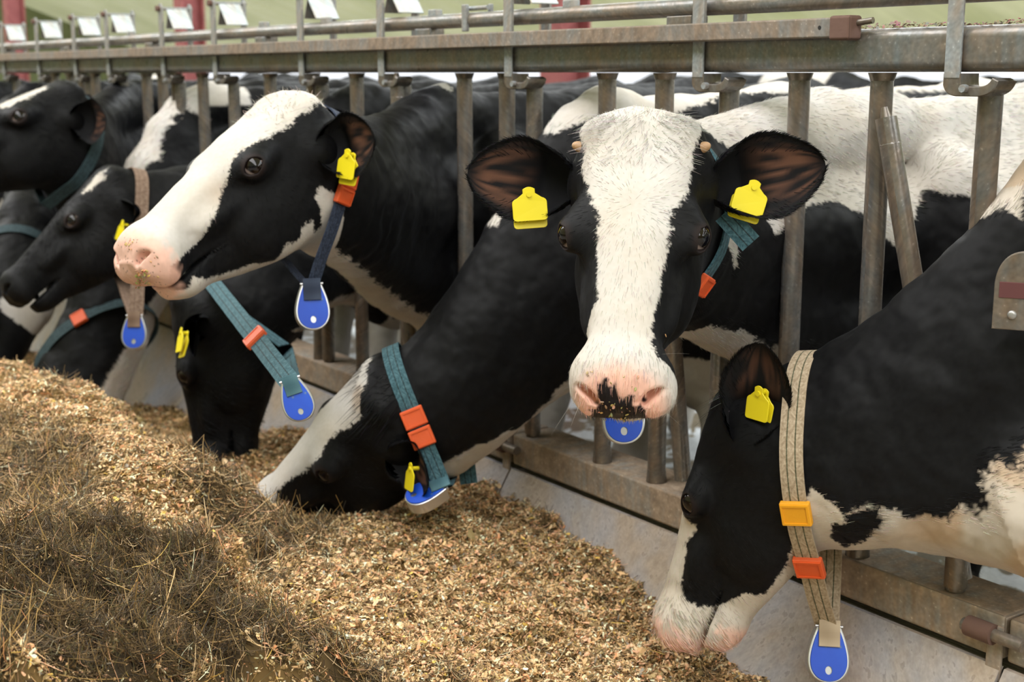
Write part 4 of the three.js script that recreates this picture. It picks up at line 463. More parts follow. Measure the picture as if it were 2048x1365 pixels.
{
  const heap = thing('feed_heap', 'long heap of golden chopped feed and matted brown silage in front of the cows', 'feed heap'); heap.userData.kind = 'stuff';
  const st = .012, nx = Math.round((FX1 - FX0) / st), nz = Math.round((FZ1 - FZ0) / st), pos = [], col = [], idx = [];
  for (let j = 0; j <= nz; j++) for (let i = 0; i <= nx; i++) { const x = FX0 + i * st, z = FZ0 + j * st, y = Math.max(.01, feedY(x, z) - .012 - sstep(1.75, 2.2, z) * .5 - sstep(-1.35, -1.0, x) * .3); pos.push(x, y, Math.max(z, .042 + Math.max(0, .456 - y) * .612)); const n = noise3(x * 90, z * 90, 5), s = silage(x, z); const a = srgb(112, 88, 48), b = srgb(52, 42, 26); for (let k = 0; k < 3; k++) col.push(mix(a[k], b[k], s) * (1 + n * .35)); }
  for (let j = 0; j < nz; j++) for (let i = 0; i < nx; i++) { const a = j * (nx + 1) + i; idx.push(a, a + nx + 1, a + 1, a + 1, a + nx + 1, a + nx + 2); }
  const g = new THREE.BufferGeometry(); g.setAttribute('position', new THREE.Float32BufferAttribute(pos, 3)); g.setAttribute('color', new THREE.Float32BufferAttribute(col, 3)); g.setIndex(idx); g.computeVertexNormals();
  const m0 = part('packed_feed', g, new THREE.MeshStandardMaterial({ vertexColors: true, roughness: .95 }), heap); m0.userData.kind = 'stuff';
  // loose chips and stems on it
  const flakes = [0, 1, 2].map((v) => { const R = rng(400 + v), n = 5 + v, p = [0, .12, 0], ix = []; for (let i = 0; i < n; i++) { const a = i / n * 6.283, r = .36 + R() * .24; p.push(Math.cos(a) * r, (R() - .5) * .28, Math.sin(a) * r * (.45 + .15 * v)); } p.push(0, -.1, 0); for (let i = 0; i < n; i++) { ix.push(0, 1 + (i + 1) % n, 1 + i, n + 1, 1 + i, 1 + (i + 1) % n); } const q = new THREE.BufferGeometry(); q.setAttribute('position', new THREE.Float32BufferAttribute(p, 3)); q.setIndex(ix); const f = q.toNonIndexed(); f.computeVertexNormals(); return f; });
  const [stem, curled] = [.5, 1.6].map((curl) => { const p = [], ix = [], n = 6; for (let i = 0; i <= n; i++) { const t = i / n - .5, b = Math.sin(t * 4.2 + curl) * .12 * curl, c = (t * t - .08) * .55 * curl, w = .5 * (1 - Math.abs(t) * .9); for (let k = 0; k < 3; k++) { const a = k * 2.094; p.push(b + Math.cos(a) * .05 * w, c + Math.sin(a) * .03 * w, t); } } for (let i = 0; i < n; i++) for (let k = 0; k < 3; k++) { const a = i * 3 + k, b = i * 3 + (k + 1) % 3; ix.push(a, a + 3, b, b, a + 3, b + 3); } const q = new THREE.BufferGeometry(); q.setAttribute('position', new THREE.Float32BufferAttribute(p, 3)); q.setIndex(ix); q.computeVertexNormals(); return q; });
  const flakeM = new THREE.MeshStandardMaterial({ color: new THREE.Color(1, 1, 1), roughness: .75, side: THREE.DoubleSide }), stemM = new THREE.MeshStandardMaterial({ color: new THREE.Color(1, 1, 1), roughness: .55, side: THREE.DoubleSide });
  const pal = [[[214, 186, 146], 5], [[198, 166, 120], 6], [[176, 150, 106], 5], [[146, 128, 86], 4], [[120, 106, 68], 3], [[214, 166, 132], 3], [[230, 214, 182], 2.4], [[116, 94, 62], 3], [[88, 74, 50], 3], [[202, 146, 104], 1.2], [[124, 122, 112], .8], [[206, 178, 92], .6]], palD = [[[96, 78, 50], 5], [[76, 61, 40], 6], [[116, 96, 62], 3], [[56, 48, 34], 5], [[142, 118, 74], 1.4], [[84, 78, 46], 3], [[168, 140, 90], .6]];
  const lift = (q, k) => q.map((v, i) => Math.min(.9, v * k * [1.03, .975, .97][i])); const pickP = (P, R) => { let s = 0; for (const q of P) s += q[1]; s *= R(); for (const q of P) if ((s -= q[1]) < 0) return lift(srgb(...q[0]), P === pal ? 1.38 : 1.12); return srgb(...P[0][0]); };
  const R = rng(9001);
  // where the camera sees the heap: more pieces near
  const seen = () => { for (;;) { const x = mix(FX0 + .5, -1.25, Math.sqrt(R()) ** .8), z = mix(.06, 1.85, R()); const dx = x - EYE.x, dz = z - EYE.z, f = dx * LEVEL.x + dz * LEVEL.z, r = (dx * RIGHT.x + dz * RIGHT.z) / f; if (f < .6 || Math.abs(r) > .47) continue; if (R() > clamp(2.6 / f, .25, 1)) continue; return [x, z]; } };
  const scatter = (name, geo, mat, count, make) => { const im = new THREE.InstancedMesh(geo, mat, count), mt = new THREE.Matrix4(), e = new THREE.Euler(), q = new THREE.Quaternion(), cc = new THREE.Color(), s3 = V(0, 0, 0), p3 = V(0, 0, 0); for (let i = 0; i < count; i++) { const o = make(); e.set(o.rx, o.ry, o.rz, 'YXZ'); q.setFromEuler(e); mt.compose(p3.set(o.x, o.y, o.z), q, s3.set(...o.s)); im.setMatrixAt(i, mt); im.setColorAt(i, cc.setRGB(...o.c)); } im.name = name; im.userData.kind = 'stuff'; im.castShadow = im.receiveShadow = true; heap.add(im); };
  const slopeOf = (x, z) => [Math.atan((feedY(x, z + .02) - feedY(x, z - .02)) / .04), Math.atan((feedY(x + .02, z) - feedY(x - .02, z)) / .04)];
  flakes.forEach((geo, v) => scatter(['chip', 'flake', 'husk'][v], geo, flakeM, Math.round([150000, 120000, 90000][v] * FEED), () => { let x, z, s; do { [x, z] = seen(); s = silage(x, z); } while (R() < s * .62); const [sx, sz] = slopeOf(x, z), k = mix(.0042, .0125, R() ** 2.4) * (R() > .992 ? 2.2 : 1) * mix(1, .8, s); const c = pickP(R() < s * .62 ? palD : pal, R), j = .85 + R() * .3; return { x, z, y: feedY(x, z) - .006 + R() * .012, rx: -sx + (R() - .5) * 1.5, ry: R() * 6.283, rz: sz + (R() - .5) * 1.5, s: [k * (1 + R() * .7), k * (.5 + R() * .4), k], c: c.map((q) => q * j) }; }));
  for (const [nm, gm, cnt] of [['stem', stem, 45000], ['stalk', curled, 45000]]) scatter(nm, gm, stemM, Math.round(cnt * FEED), () => { let x, z, s; do { [x, z] = seen(); s = silage(x, z); } while (R() > .12 + s * .88); const L = mix(.018, .085, R() ** 1.7) * (R() > .985 ? 1.8 : 1), [sx, sz] = slopeOf(x, z); const c = pickP(R() < .25 + s * .68 ? palD : pal, R), j = .8 + R() * .4; const flow = noise3(x * 4, z * 4, 6) * 2.5; return { x, z, y: feedY(x, z) - .004 + R() * R() * mix(.01, .045, s), rx: -sx + (R() - .5) * (.6 + s * 1.5), ry: flow + (R() - .5) * 2.4, rz: sz, s: [L * clamp(.035 / L, .45, 1.3) * mix(.6, 1.3, R()), L * .6, L], c: c.map((q) => q * j) }; });
  // single straws standing out of the matted patches
  scatter('straw', stem, stemM, Math.round(420 * FEED), () => { let x, z; do { [x, z] = seen(); } while (silage(x, z) < .35); const L = mix(.06, .15, R()); return { x, z, y: feedY(x, z) + L * .2, rx: (R() < .5 ? -1 : 1) * mix(.35, 1.25, R()), ry: R() * 6.283, rz: 0, s: [L * .32, L * .5, L], c: lift(srgb(168, 138, 82), mix(.6, 1.3, R())) }; });
  // crumbs of dried dung and feed lying along the top of the rail
  { const n = 2600, im = new THREE.InstancedMesh(flakes[1], flakeM, n), mt = new THREE.Matrix4(), q = new THREE.Quaternion(), e = new THREE.Euler(), cc = new THREE.Color(), Rr = rng(61); for (let i = 0; i < n; i++) { const x = mix(-4.2, -1.2, Rr() ** .8), k = mix(.004, .014, Rr() ** 2); e.set(Rr() * .6, Rr() * 6.28, Rr() * .6); mt.compose(V(x, BEAM_TOP + .001 + Rr() * .006 * (noise3(x * 9, 1, 1) + 1), mix(-.036, .04, Rr())), q.setFromEuler(e), V(k, k * .7, k)); im.setMatrixAt(i, mt); im.setColorAt(i, cc.setRGB(...srgb(138, 114, 96).map((v) => v * (.6 + Rr() * .7)))); } im.name = 'dung_crumbs'; im.userData = { kind: 'stuff', label: 'brown dried crumbs lying along the top of the box rail', category: 'crumbs' }; im.castShadow = im.receiveShadow = true; scene.add(im); }
}
// ------------------------------------------------------------------ the herd
const cows = {};
const RES = (a, b, c) => [a * RQ, b * RQ, c * RQ];
const project = (p) => { const q = p.clone().sub(EYE), d = q.dot(VIEW); return [1024 + FOCAL * q.dot(RIGHT) / d, 682.5 - FOCAL * q.dot(UPV) / d, d]; };
// a curve through [x, y] pairs, straight between them
const line = (P) => (x) => { if (x <= P[0][0]) return P[0][1]; for (let i = 1; i < P.length; i++) if (x <= P[i][0]) return mix(P[i - 1][1], P[i][1], (x - P[i - 1][0]) / (P[i][0] - P[i - 1][0])); return P[P.length - 1][1]; };
const poly = (P, sx, sy) => { const Q = P.map(([a, b]) => [a * sx, b * sy]); return (x, y) => polyD(Q, x * sx, y * sy); };
const headPoly = (P) => poly(P, 1, .1), neckPoly = (P) => poly(P, .7, .16);
const vary = (f, s) => (p) => noise3(p.x * f + s, p.y * f, p.z * f);

// ---- the cow facing us
const gL = line([[-.06, -.8], [.05, -.72], [.092, -.709], [.147, -.586], [.189, -.44], [.22, -.398], [.255, -.424], [.287, -.435], [.325, -.41], [.361, -.402], [.383, -.64], [.4, -1], [.42, -1.7], [.44, -3.4]]), gR = line([[-.06, .8], [.05, .685], [.093, .683], [.141, .632], [.186, .5], [.218, .461], [.252, .475], [.282, .508], [.318, .489], [.357, .431], [.395, .415], [.44, .469], [.462, .55], [.474, .9], [.484, 1.8], [.49, 3.4]]);
const gNeck = line([[0, 1.9], [.095, 1.5], [.18, 1.12], [.228, .92], [.322, .93], [.407, 1.17], [.489, 1.5], [.542, 1.12], [.58, .7], [.6, .42], [.7, .37], [.76, -1]]);
const gNose = poly([[-.034, .045], [-.02, .05], [-.005, .048], [-.004, .032], [.006, .031], [.018, .037], [.027, .034], [.024, .019], [.034, .012], [.043, -.004], [.046, -.03], [.043, -.06], [-.046, -.06], [-.05, -.03], [-.047, -.006], [-.031, .008], [-.032, .03]], 1, 1);
const gStreak = neckPoly([[.81, 1.42], [.72, 1.57], [.64, 1.95], [.655, 2.02], [.74, 1.78]]), gBlack = (b) => Math.min(polyD([[.3, 1.12], [.05, 1.12], [-.06, 1.24], [-.2, 1.22], [-.32, 1.1], [-.36, .96], [-.46, .8], [-.5, .3], [.4, .3]], b.z, b.y));
cows.G = makeCow({ seed: 1, label: 'black and white cow facing the camera head on with broad white blaze and pink nose',
  anchor: at(1269, 503, 2.333), f: dirv(-.123, -.848, .516), dorsal: dirv(-.14, .53, .836), withers: { x: -2.085, z: -.42 }, neck: { headDir: [0, -1, -.3], bodyPull: .55, rm: [.14, .1, .1] }, horns: true, wob: .7,
  ears: [{ cam: [[1, .2, .12], [-.1, -.1, 1]], len: .205, wid: 1.12 }, { cam: [[-1, .13, .05], [.1, -.12, 1]], len: .2, wid: 1.1 }],
  tags: [{ ear: 0, u: .36, v: .22, out: .03, n: dirv(.1, -.1, 1), up: dirv(.3, 1, 0), w: .06, h: .047 }, { ear: 1, u: .42, v: -.36, out: .034, n: dirv(.05, -.1, 1), up: dirv(-.08, 1, 0), w: .062, h: .047 }],
  coat: (m, p) => m.zone === 'head' ? Math.max(gL(m.h.z) - m.ha, m.ha - gR(m.h.z)) * .09 : m.zone === 'neck' ? Math.min(Math.max(m.n.a - gNeck(m.n.t), -1.3 - m.n.a) * .16, gStreak(m.n.t, m.n.a) , m.n.t < .62 ? (2.75 - Math.abs(m.n.a)) * .12 : 1) : -gBlack(m.b),
  nose: (h, p) => { const q = noise3(p.x * 50, p.y * 50, p.z * 50) * .006, d = Math.hypot(h.x * .8, h.y - .012); return [sstep(.462, .5, h.z - Math.abs(h.x) * .12 + q) * sstep(.088, .06, Math.hypot(h.x, (h.y + .0) * 1.1)), h.z > .485 ? sstep(.003, -.002, gNose(h.x, h.y) + q * .8) : 0]; },
  hair: [{ name: 'coat_hair', count: 130000, pick: (c, P, m, w, R) => m.zone === 'head' && m.h.z < .452 ? { len: mix(.008, .014, R()), w: .0008, lift: .07, jit: .25 } : R() < .3 ? { len: .017, w: .001, lift: .14 } : null },
    { name: 'forelock', count: 7000, pick: (c, P, m, w, R) => { if (m.zone !== 'head' || m.h.z > .1 || m.h.y < .05 || Math.abs(m.h.x) > .095) return null; const q = sstep(.1, .0, m.h.z); return { len: mix(.02, .055, R() * q), w: .0011, lift: .12 * q + .1, jit: .22, dir: c.H.dir(m.h.x * 9 + (m.h.x > .02 ? .4 : -.3) + noise3(P.x * 40, P.y * 40, P.z * 40) * .4, .1, .6 + noise3(P.x * 25 + 7, P.y * 25, P.z * 25) * .6), col: WHITE.map((v, k) => v * mix(1.15, 1.5, R()) * [1, .985, .95][k]) }; } },
    { name: 'whiskers', count: 170, pick: (c, P, m, w, R) => m.zone === 'head' && m.h.z > .44 && (Math.abs(m.h.x) > .06 || m.h.y < -.06) && m.h.z < .525 ? { len: mix(.025, .075, R()), w: .0007, lift: 1.6, jit: .5, col: [.7, .66, .6] } : null }] }, RES(.0032, .006, .018));

// ---- the cow looking left
const cB = line([[-.05, .8], [.062, .746], [.128, .698], [.187, .632], [.222, .58], [.257, .64], [.299, .8], [.319, .915], [.371, 1.085], [.402, 1.22], [.446, 1.24], [.475, 1.22], [.495, 1.25], [.51, 1.5], [.52, 2.0], [.528, 3.3]]), cJaw = headPoly([[.475, 2.3], [.45, 2.08], [.42, 2.4], [.386, 2.63], [.33, 2.62], [.3, 2.6], [.27, 2.6], [.245, 2.36], [.204, 2.4], [.189, 2.26], [.153, 2.31], [.154, 2.55], [.134, 2.5], [.127, 2.23], [.126, 2.03], [.1, 1.9], [.07, 2.2], [.05, 2.5], [-.02, 2.7], [-.1, 3.4], [.55, 3.4], [.52, 2.2]]), cNeck = line([[0, 2.85], [.3, 2.92], [.6, 2.96], [.8, 2.92], [1, 2.75]]);
cows.C = makeCow({ seed: 2, label: 'black and white cow in profile looking left, head raised, pink nose',
  anchor: at(467, 371, 3.035), f: dirv(-.568, -.62, .541), dorsal: dirv(-.42, .784, .458), scale: 1.03, withers: { x: -3.33, z: -.05 }, brisket: .9, neck: { crestUp: -.1, headDir: [0, -.8, -.6], rt: [.13, .08, .07] }, wob: .8, folds: [.72, .13, 95],
  ears: [{ cam: [[.88, .14, .42], [-.4, -.1, .9]], len: .15, wid: 1.02 }, { cam: [[.93, .36, -.05], [.1, -.2, .9]], len: .25 }],
  tags: [{ ear: 0, u: .45, v: .35, n: dirv(-.55, -.1, .8), up: dirv(.25, 1, 0), w: .05, h: .052 }],
  coat: (m) => m.zone === 'head' ? Math.min((Math.abs(m.ha) - (m.ha > 0 ? cB(m.h.z) : .62)) * .1, cJaw(m.h.z, Math.abs(m.ha))) : m.zone === 'neck' ? (cNeck(m.n.t) - Math.abs(m.n.a)) * .12 : Math.min(Math.hypot(m.b.z - .02, m.b.y - 1.44, m.b.x * .6) - .04, m.b.y - .62),
  stain: (m) => m.zone === 'head' ? sstep(.05, .0, Math.hypot(m.h.z - .3, (m.ha - .75) * .1)) * .35 : 0,
  nose: (h, p) => { const q = noise3(p.x * 45, p.y * 45, p.z * 45) * .01, spots = noise3(p.x * 150, p.y * 150, p.z * 150); return [sstep(.46, .492, h.z - Math.abs(h.y - .01) * .12 + q) * .85, h.z > .5 && spots > .8 ? .7 : 0]; },
  hair: [{ name: 'coat_hair', count: 40000, pick: (c, P, m, w, R) => c.coat(m, P) < -.014 ? null : m.zone === 'head' && m.h.z < .46 ? { len: mix(.008, .014, R()), w: .0009, lift: .1, jit: .25 } : m.zone === 'neck' && R() < .4 ? { len: .017, w: .0012, lift: .14 } : null },
    { name: 'forelock', count: 5200, pick: (c, P, m, w, R) => m.zone === 'head' && m.h.z < .1 && m.h.y > .04 && m.h.x < .09 ? { len: mix(.01, .02, R()), w: .0016, lift: .16, jit: .8, dir: c.H.dir(m.h.x * 4, .3, .5 + noise3(P.x * 25, P.y * 25, P.z * 25)), col: WHITE.map((v, k) => v * mix(1.1, 1.45, R()) * [1, .95, .86][k]) } : null },
    { name: 'whiskers', count: 60, pick: (c, P, m, w, R) => m.zone === 'head' && m.h.z > .43 && (m.h.y < -.07 || m.h.y > .03) && m.h.z < .525 ? { len: mix(.02, .045, R()), w: .001, lift: 1.5, jit: .5, col: [.6, .56, .5] } : null }] }, RES(.0036, .006, .018));

// ---- the cow eating in the middle
const fB = line([[-.03, .1], [.0, .2], [.02, .35], [.038, .58], [.081, .572], [.115, .514], [.159, .503], [.19, .6], [.227, .62], [.297, .498], [.348, .40], [.398, .426], [.421, .556], [.438, .736], [.46, .9], [.49, 1.1], [.53, 1.5]]), fNeck = line([[0, 2.4], [.536, 2.47], [.591, 2.59], [.693, 2.64], [.757, 2.26], [.795, 2.117], [.85, 2.0], [.89, 1.95], [.926, 2.147], [1, 2.9]]), fCrest = line([[-.4, 1.45], [-.1, 1.385], [.02, 1.408], [.083, 1.4], [.133, 1.38], [.17, 1.355], [.21, 1.36], [.22, 1.6]]);
cows.F = makeCow({ seed: 3, label: 'cow with narrow white blaze eating in the middle, head down in the golden feed',
  anchor: at(682, 898, 3.292), f: dirv(-.682, -.589, -.435), dorsal: dirv(-.73, .5, .466), withers: { x: -2.65, z: -.1 }, neck: { headDir: [0, -.6, -.8], crestUp: -.1 }, wob: .8,
  ears: [{ cam: [[.62, -.42, .5], [-.55, -.35, .75]], len: .15 }, { cam: [[-.1, .0, -.95], [-.6, .3, .2]], len: .19 }],
  tags: [{ ear: 0, u: .55, v: .0, n: dirv(-.9, .0, .42), up: dirv(.25, 1, 0), w: .05, h: .05, back: false }],
  coat: (m) => m.zone === 'head' ? Math.max((Math.abs(m.ha) - (m.ha > 0 ? fB(m.h.z) : .5)) * .1, -.005 - m.h.z) : m.zone === 'neck' ? Math.min((fNeck(m.n.t) - Math.abs(m.n.a)) * .14, Math.hypot((m.n.t - .305) * .7, (m.n.a + .08) * .15) - .026, m.n.t < .2 ? fCrest(m.b.z) - m.b.y : 1) : Math.min(fCrest(m.b.z) - m.b.y, m.b.y - .8),
  stain: (m) => m.zone === 'head' ? sstep(.035, .01, Math.hypot(m.h.z - .03, (m.ha - .3) * .1)) * .5 : 0,
  nose: (h, p) => { const q = noise3(p.x * 45, p.y * 45, p.z * 45) * .01; return [sstep(.465, .5, h.z + q) * .9, 0]; },
  hair: [{ name: 'coat_hair', count: 26000, pick: (c, P, m, w, R) => c.coat(m, P) < -.014 ? null : m.zone === 'head' && m.h.z < .47 ? { len: mix(.008, .014, R()), w: .0009, lift: .12, jit: .25 } : m.zone === 'neck' && R() < .5 ? { len: .018, w: .0015, lift: .18 } : null },
    { name: 'forelock', count: 2200, pick: (c, P, m, w, R) => m.zone === 'head' && m.h.z < .05 && m.h.y > .02 ? { len: mix(.03, .075, R()), w: .002, lift: .35, jit: .5, dir: c.H.dir(.5, .1, 1), col: BLACK.map((v) => v * mix(1, 2.5, R())) } : null }] }, RES(.0036, .006, .018));

// ---- the cow eating at the right
const hLow = headPoly([[.25, 0], [.262, .72], [.271, .8], [.312, .723], [.397, .774], [.422, .944], [.425, 1.3], [.402, 2.03], [.374, 2.335], [.355, 2.46], [.341, 2.8], [.306, 2.786], [.259, 2.72], [.222, 2.563], [.202, 2.563], [.151, 2.417], [.089, 2.337], [0, 2.25], [-.1, 2.3], [-.1, 3.6], [.6, 3.6], [.6, -.2], [.25, -.2]]), hNeck = line([[0, 2.0], [.436, 2.196], [.493, 2.282], [.53, 2.418], [.556, 2.487], [.597, 2.58], [.643, 2.54], [.671, 2.535], [.683, 2.45], [.736, 2.38], [.787, 2.4], [.794, 2.34], [.809, 2.22], [1, 2.3]]), hIsland = poly([[.104, -.262], [.07, -.3], [.06, -.315], [.09, -.335], [.151, -.3], [.176, -.268], [.165, -.245], [.134, -.243], [.12, -.27]], 1, 1), hTuft = line([[0, -.1], [.036, -.05], [.118, .055], [.16, 0], [.17, -.7]]);
cows.H = makeCow({ seed: 4, label: 'large black cow at the right with white jaw eating feed, wearing a beige collar',
  anchor: at(1458, 1018, 2.64), f: dirv(-.33, -.93, -.146), dorsal: dirv(-.78, .38, -.5), scale: .93, withers: { x: -1.33, z: -.15 }, neck: { headDir: [0, -.9, -.5], headPull: .25, bodyPull: .12, crestUp: -.14, throatUp: -.06, rt: [.14, .11, .1] }, extra: [() => cone(at(1930, 1035, 2.45), at(2100, 1020, 2.32), .05, .14, .1)], wob: .8, whiteTone: [1, .95, .88], earPink: .55,
  ears: [{ cam: [[.12, .95, .3], [-.5, -.05, .85]], len: .215, wid: 1.08 }, { cam: [[-.5, .05, -.85], [-.6, .1, .3]], len: .18 }],
  tags: [{ ear: 0, u: .5, v: .15, n: dirv(-.75, -.15, .65), up: dirv(.3, 1, 0), w: .05, h: .05 }],
  coat: (m) => m.zone === 'head' ? Math.max(hLow(m.h.z, Math.abs(m.ha)), m.h.z < .2 && m.h.x > -.05 ? -hIsland(m.h.z, m.h.y) : -1) : m.zone === 'neck' ? Math.min(Math.max((hNeck(m.n.t) - Math.abs(m.n.a)) * .15, m.h.x > -.05 ? -hIsland(m.h.z, m.h.y) : -1), Math.max(m.n.a - hTuft(m.n.t), m.n.t - .17) * .14) : Math.min(m.b.y - 1.0, Math.max(.02 - m.b.z, m.b.x + .04)),
  stain: (m, p) => m.zone === 'body' ? .5 : m.zone === 'neck' && Math.abs(m.n.a) > 2 ? sstep(.3, .9, noise3(p.x * 5, p.y * 5, p.z * 5) + .3 + sstep(.5, .3, m.n.t) * .7) * .6 : 0,
  nose: (h, p) => { const q = noise3(p.x * 35, p.y * 35, p.z * 35) * .014; return [Math.max(sstep(.465, .5, h.z + q), sstep(-.09, -.105, h.y + q) * sstep(.42, .45, h.z)) * .75, 0]; },
  hair: [{ name: 'coat_hair', count: 40000, pick: (c, P, m, w, R) => m.zone !== 'head' && c.coat(m, P) < -.012 ? null : m.zone === 'head' && m.h.z < .44 ? { len: mix(.008, .014, R()), w: .0008, lift: .12, jit: .25 } : m.zone === 'neck' ? { len: mix(.01, .02, R()), w: .0009, lift: .14, jit: .28 } : R() < .3 ? { len: .02, w: .0014, lift: .2 } : null },
    { name: 'forelock', count: 1800, pick: (c, P, m, w, R) => m.zone === 'head' && m.h.z < .04 && m.h.y > .03 ? { len: mix(.02, .05, R()), w: .0016, lift: .45, jit: .6, dir: c.H.dir(0, .2, 1), col: m.h.z < .0 ? WHITE.map((v) => v * mix(.5, .9, R())) : BLACK.map((v) => v * mix(1, 2.5, R())) } : null },
    { name: 'eyelashes', count: 90, pick: (c, P, m, w, R) => { if (m.zone !== 'head' || m.h.x < 0) return null; const d = Math.hypot(m.h.x - .12, m.h.y - .043, m.h.z - .225); return d < .034 && d > .012 && m.h.y > .05 ? { len: .028, w: .0009, lift: 1.2, jit: .3, dir: c.H.dir(.6, .3, .8), col: BLACK } : null; } }] }, RES(.0034, .006, .018));

// ---- the far part of the row
const dullHair = [{ name: 'coat_hair', count: 6000, pick: (c, P, m, w, R) => m.zone !== 'body' && (m.zone === 'neck' || m.h.z < .46) ? { len: .02, w: .0024, lift: .2 } : null }];
cows.D = makeCow({ mouth: .0055, seed: 5, label: 'all black cow bending down to eat behind the raised white muzzle, wearing a teal collar', anchor: at(424, 746, 4.027), f: dirv(.039, -.997, -.06), dorsal: dirv(-.989, -.03, -.144), withers: { x: -3.95, z: -.15 }, neck: { headDir: [0, -.8, -.6] },
  ears: [{ cam: [[-.1, -.55, .7], [.75, .25, -.5]], len: .15, wid: .8 }, {}], tags: [{ ear: 0, u: .6, v: .2, n: dirv(-.85, .1, .5), up: dirv(-.2, 1, 0), w: .05, h: .055, out: -.02 }],
  coat: (m) => m.zone === 'neck' ? (2.9 - Math.abs(m.n.a)) * .15 + sstep(.4, .2, m.n.t) * .2 : m.zone === 'body' ? m.b.y - .7 : 1, hair: dullHair }, RES(.006, .009, .022));
const bBl = headPoly([[.0, .5], [.021, .5], [.031, .70], [.073, .62], [.128, .55], [.12, .42], [.072, .4], [.02, .38]]);
cows.B = makeCow({ mouth: .0055, seed: 6, label: 'black cow with small white forehead mark and brown collar, reaching out to the left', anchor: at(150, 469, 4.6), f: dirv(-.603, -.703, .376), dorsal: dirv(-.643, .708, .293), withers: { x: -4.6, z: -.2 }, neck: { headDir: [0, -.8, -.5], crestUp: -.05, base: [0, 1.14, .2], rc: [.08, .07, .07] },
  ears: [{ cam: [[.25, -.8, .5], [-.5, -.1, .8]], len: .17 }, { cam: [[.95, .1, -.3], [0, .5, .5]], len: .2 }], tags: [{ ear: 0, u: .6, v: 0, n: dirv(-.75, .1, .6), up: dirv(.5, 1, 0), w: .05, h: .055, back: false }],
  coat: (m) => m.zone === 'head' ? bBl(m.h.z, m.ha) : m.zone === 'neck' ? (2.75 - Math.abs(m.n.a)) * .15 : m.b.y - .75, hair: dullHair }, RES(.006, .009, .022));
const eSt = line([[0, .5], [.111, .3], [.2, .27], [.222, .44], [.26, .3], [.325, .29], [.34, -.6]]);
cows.E = makeCow({ mouth: .0055, seed: 7, label: 'cow with white striped black shoulder, its head down behind the feed heap', anchor: at(60, 900, 5.0), f: dirv(-.3, -.9, .1), dorsal: dirv(-.9, .3, .1), withers: { x: -5.25, z: -.15 }, neck: { crestUp: -.05 },
  coat: (m) => m.zone === 'head' ? 1 : m.zone === 'neck' ? Math.min(Math.max(m.n.a - eSt(m.n.t), -1.2 - m.n.a) * .15, (2.2 - Math.abs(m.n.a)) * .14 + (m.n.t < .45 ? 1 : 0)) : Math.max(1.375 - m.b.y, -.15 - m.b.z), hair: dullHair }, RES(.007, .009, .022));
const aBl = headPoly([[.04, -.3], [.05, .09], [.07, .4], [.113, .444], [.163, .418], [.215, .52], [.235, .3], [.215, -.3], [.12, -.5]]);
cows.A = makeCow({ mouth: .0055, seed: 8, label: 'black cow at the far left edge with raised head, white mark between the eyes', scale: 1.15, anchor: at(20, 265, 5.0), f: dirv(-.676, -.431, .598), dorsal: dirv(-.302, .902, .309), withers: { x: -5.9, z: -.1 }, neck: { headDir: [0, -.8, -.6], throatUp: -.12, rt: [.15, .14, .11] },
  ears: [{ cam: [[.88, -.12, .45], [-.42, -.1, .9]], len: .16, wid: 1.05 }, { cam: [[.6, .5, -.5], [0, .3, .6]] }], earPink: .8,
  coat: (m) => m.zone === 'head' ? aBl(m.h.z, m.ha) : 1, hair: dullHair }, RES(.006, .009, .022));
cows.I = makeCow({ mouth: .0055, seed: 9, label: 'cow with white throat mostly hidden behind the heap at the left edge', anchor: at(-60, 700, 5.3), f: dirv(-.3, -.9, .1), dorsal: dirv(-.9, .3, .1), withers: { x: -6.55, z: -.1 }, coat: (m) => m.zone === 'neck' ? (1.5 - Math.abs(m.n.a)) * .15 : m.zone === 'body' ? m.b.y - 1.1 : 1 }, RES(.01, .012, .024));

cows.J = makeCow({ mouth: .01, seed: 10, label: 'next to last cow of the row with white leg and throat beside the heap top', anchor: at(-230, 640, 5.8), f: dirv(-.5, -.8, .1), dorsal: dirv(-.8, .5, .1), withers: { x: -7.2, z: -.1 }, coat: (m) => m.zone === 'neck' ? (1.3 - Math.abs(m.n.a)) * .15 : m.zone === 'body' ? m.b.y - .9 : 1 }, RES(.01, .012, .024));
cows.K = makeCow({ mouth: .01, seed: 11, label: 'last dark cow of the row at the far left end of the rail', anchor: at(-420, 560, 6.2), f: dirv(-.6, -.7, .1), dorsal: dirv(-.7, .6, .1), withers: { x: -7.85, z: -.1 }, coat: (m) => m.zone === 'body' ? m.b.y - .7 : 1 }, RES(.01, .012, .024));

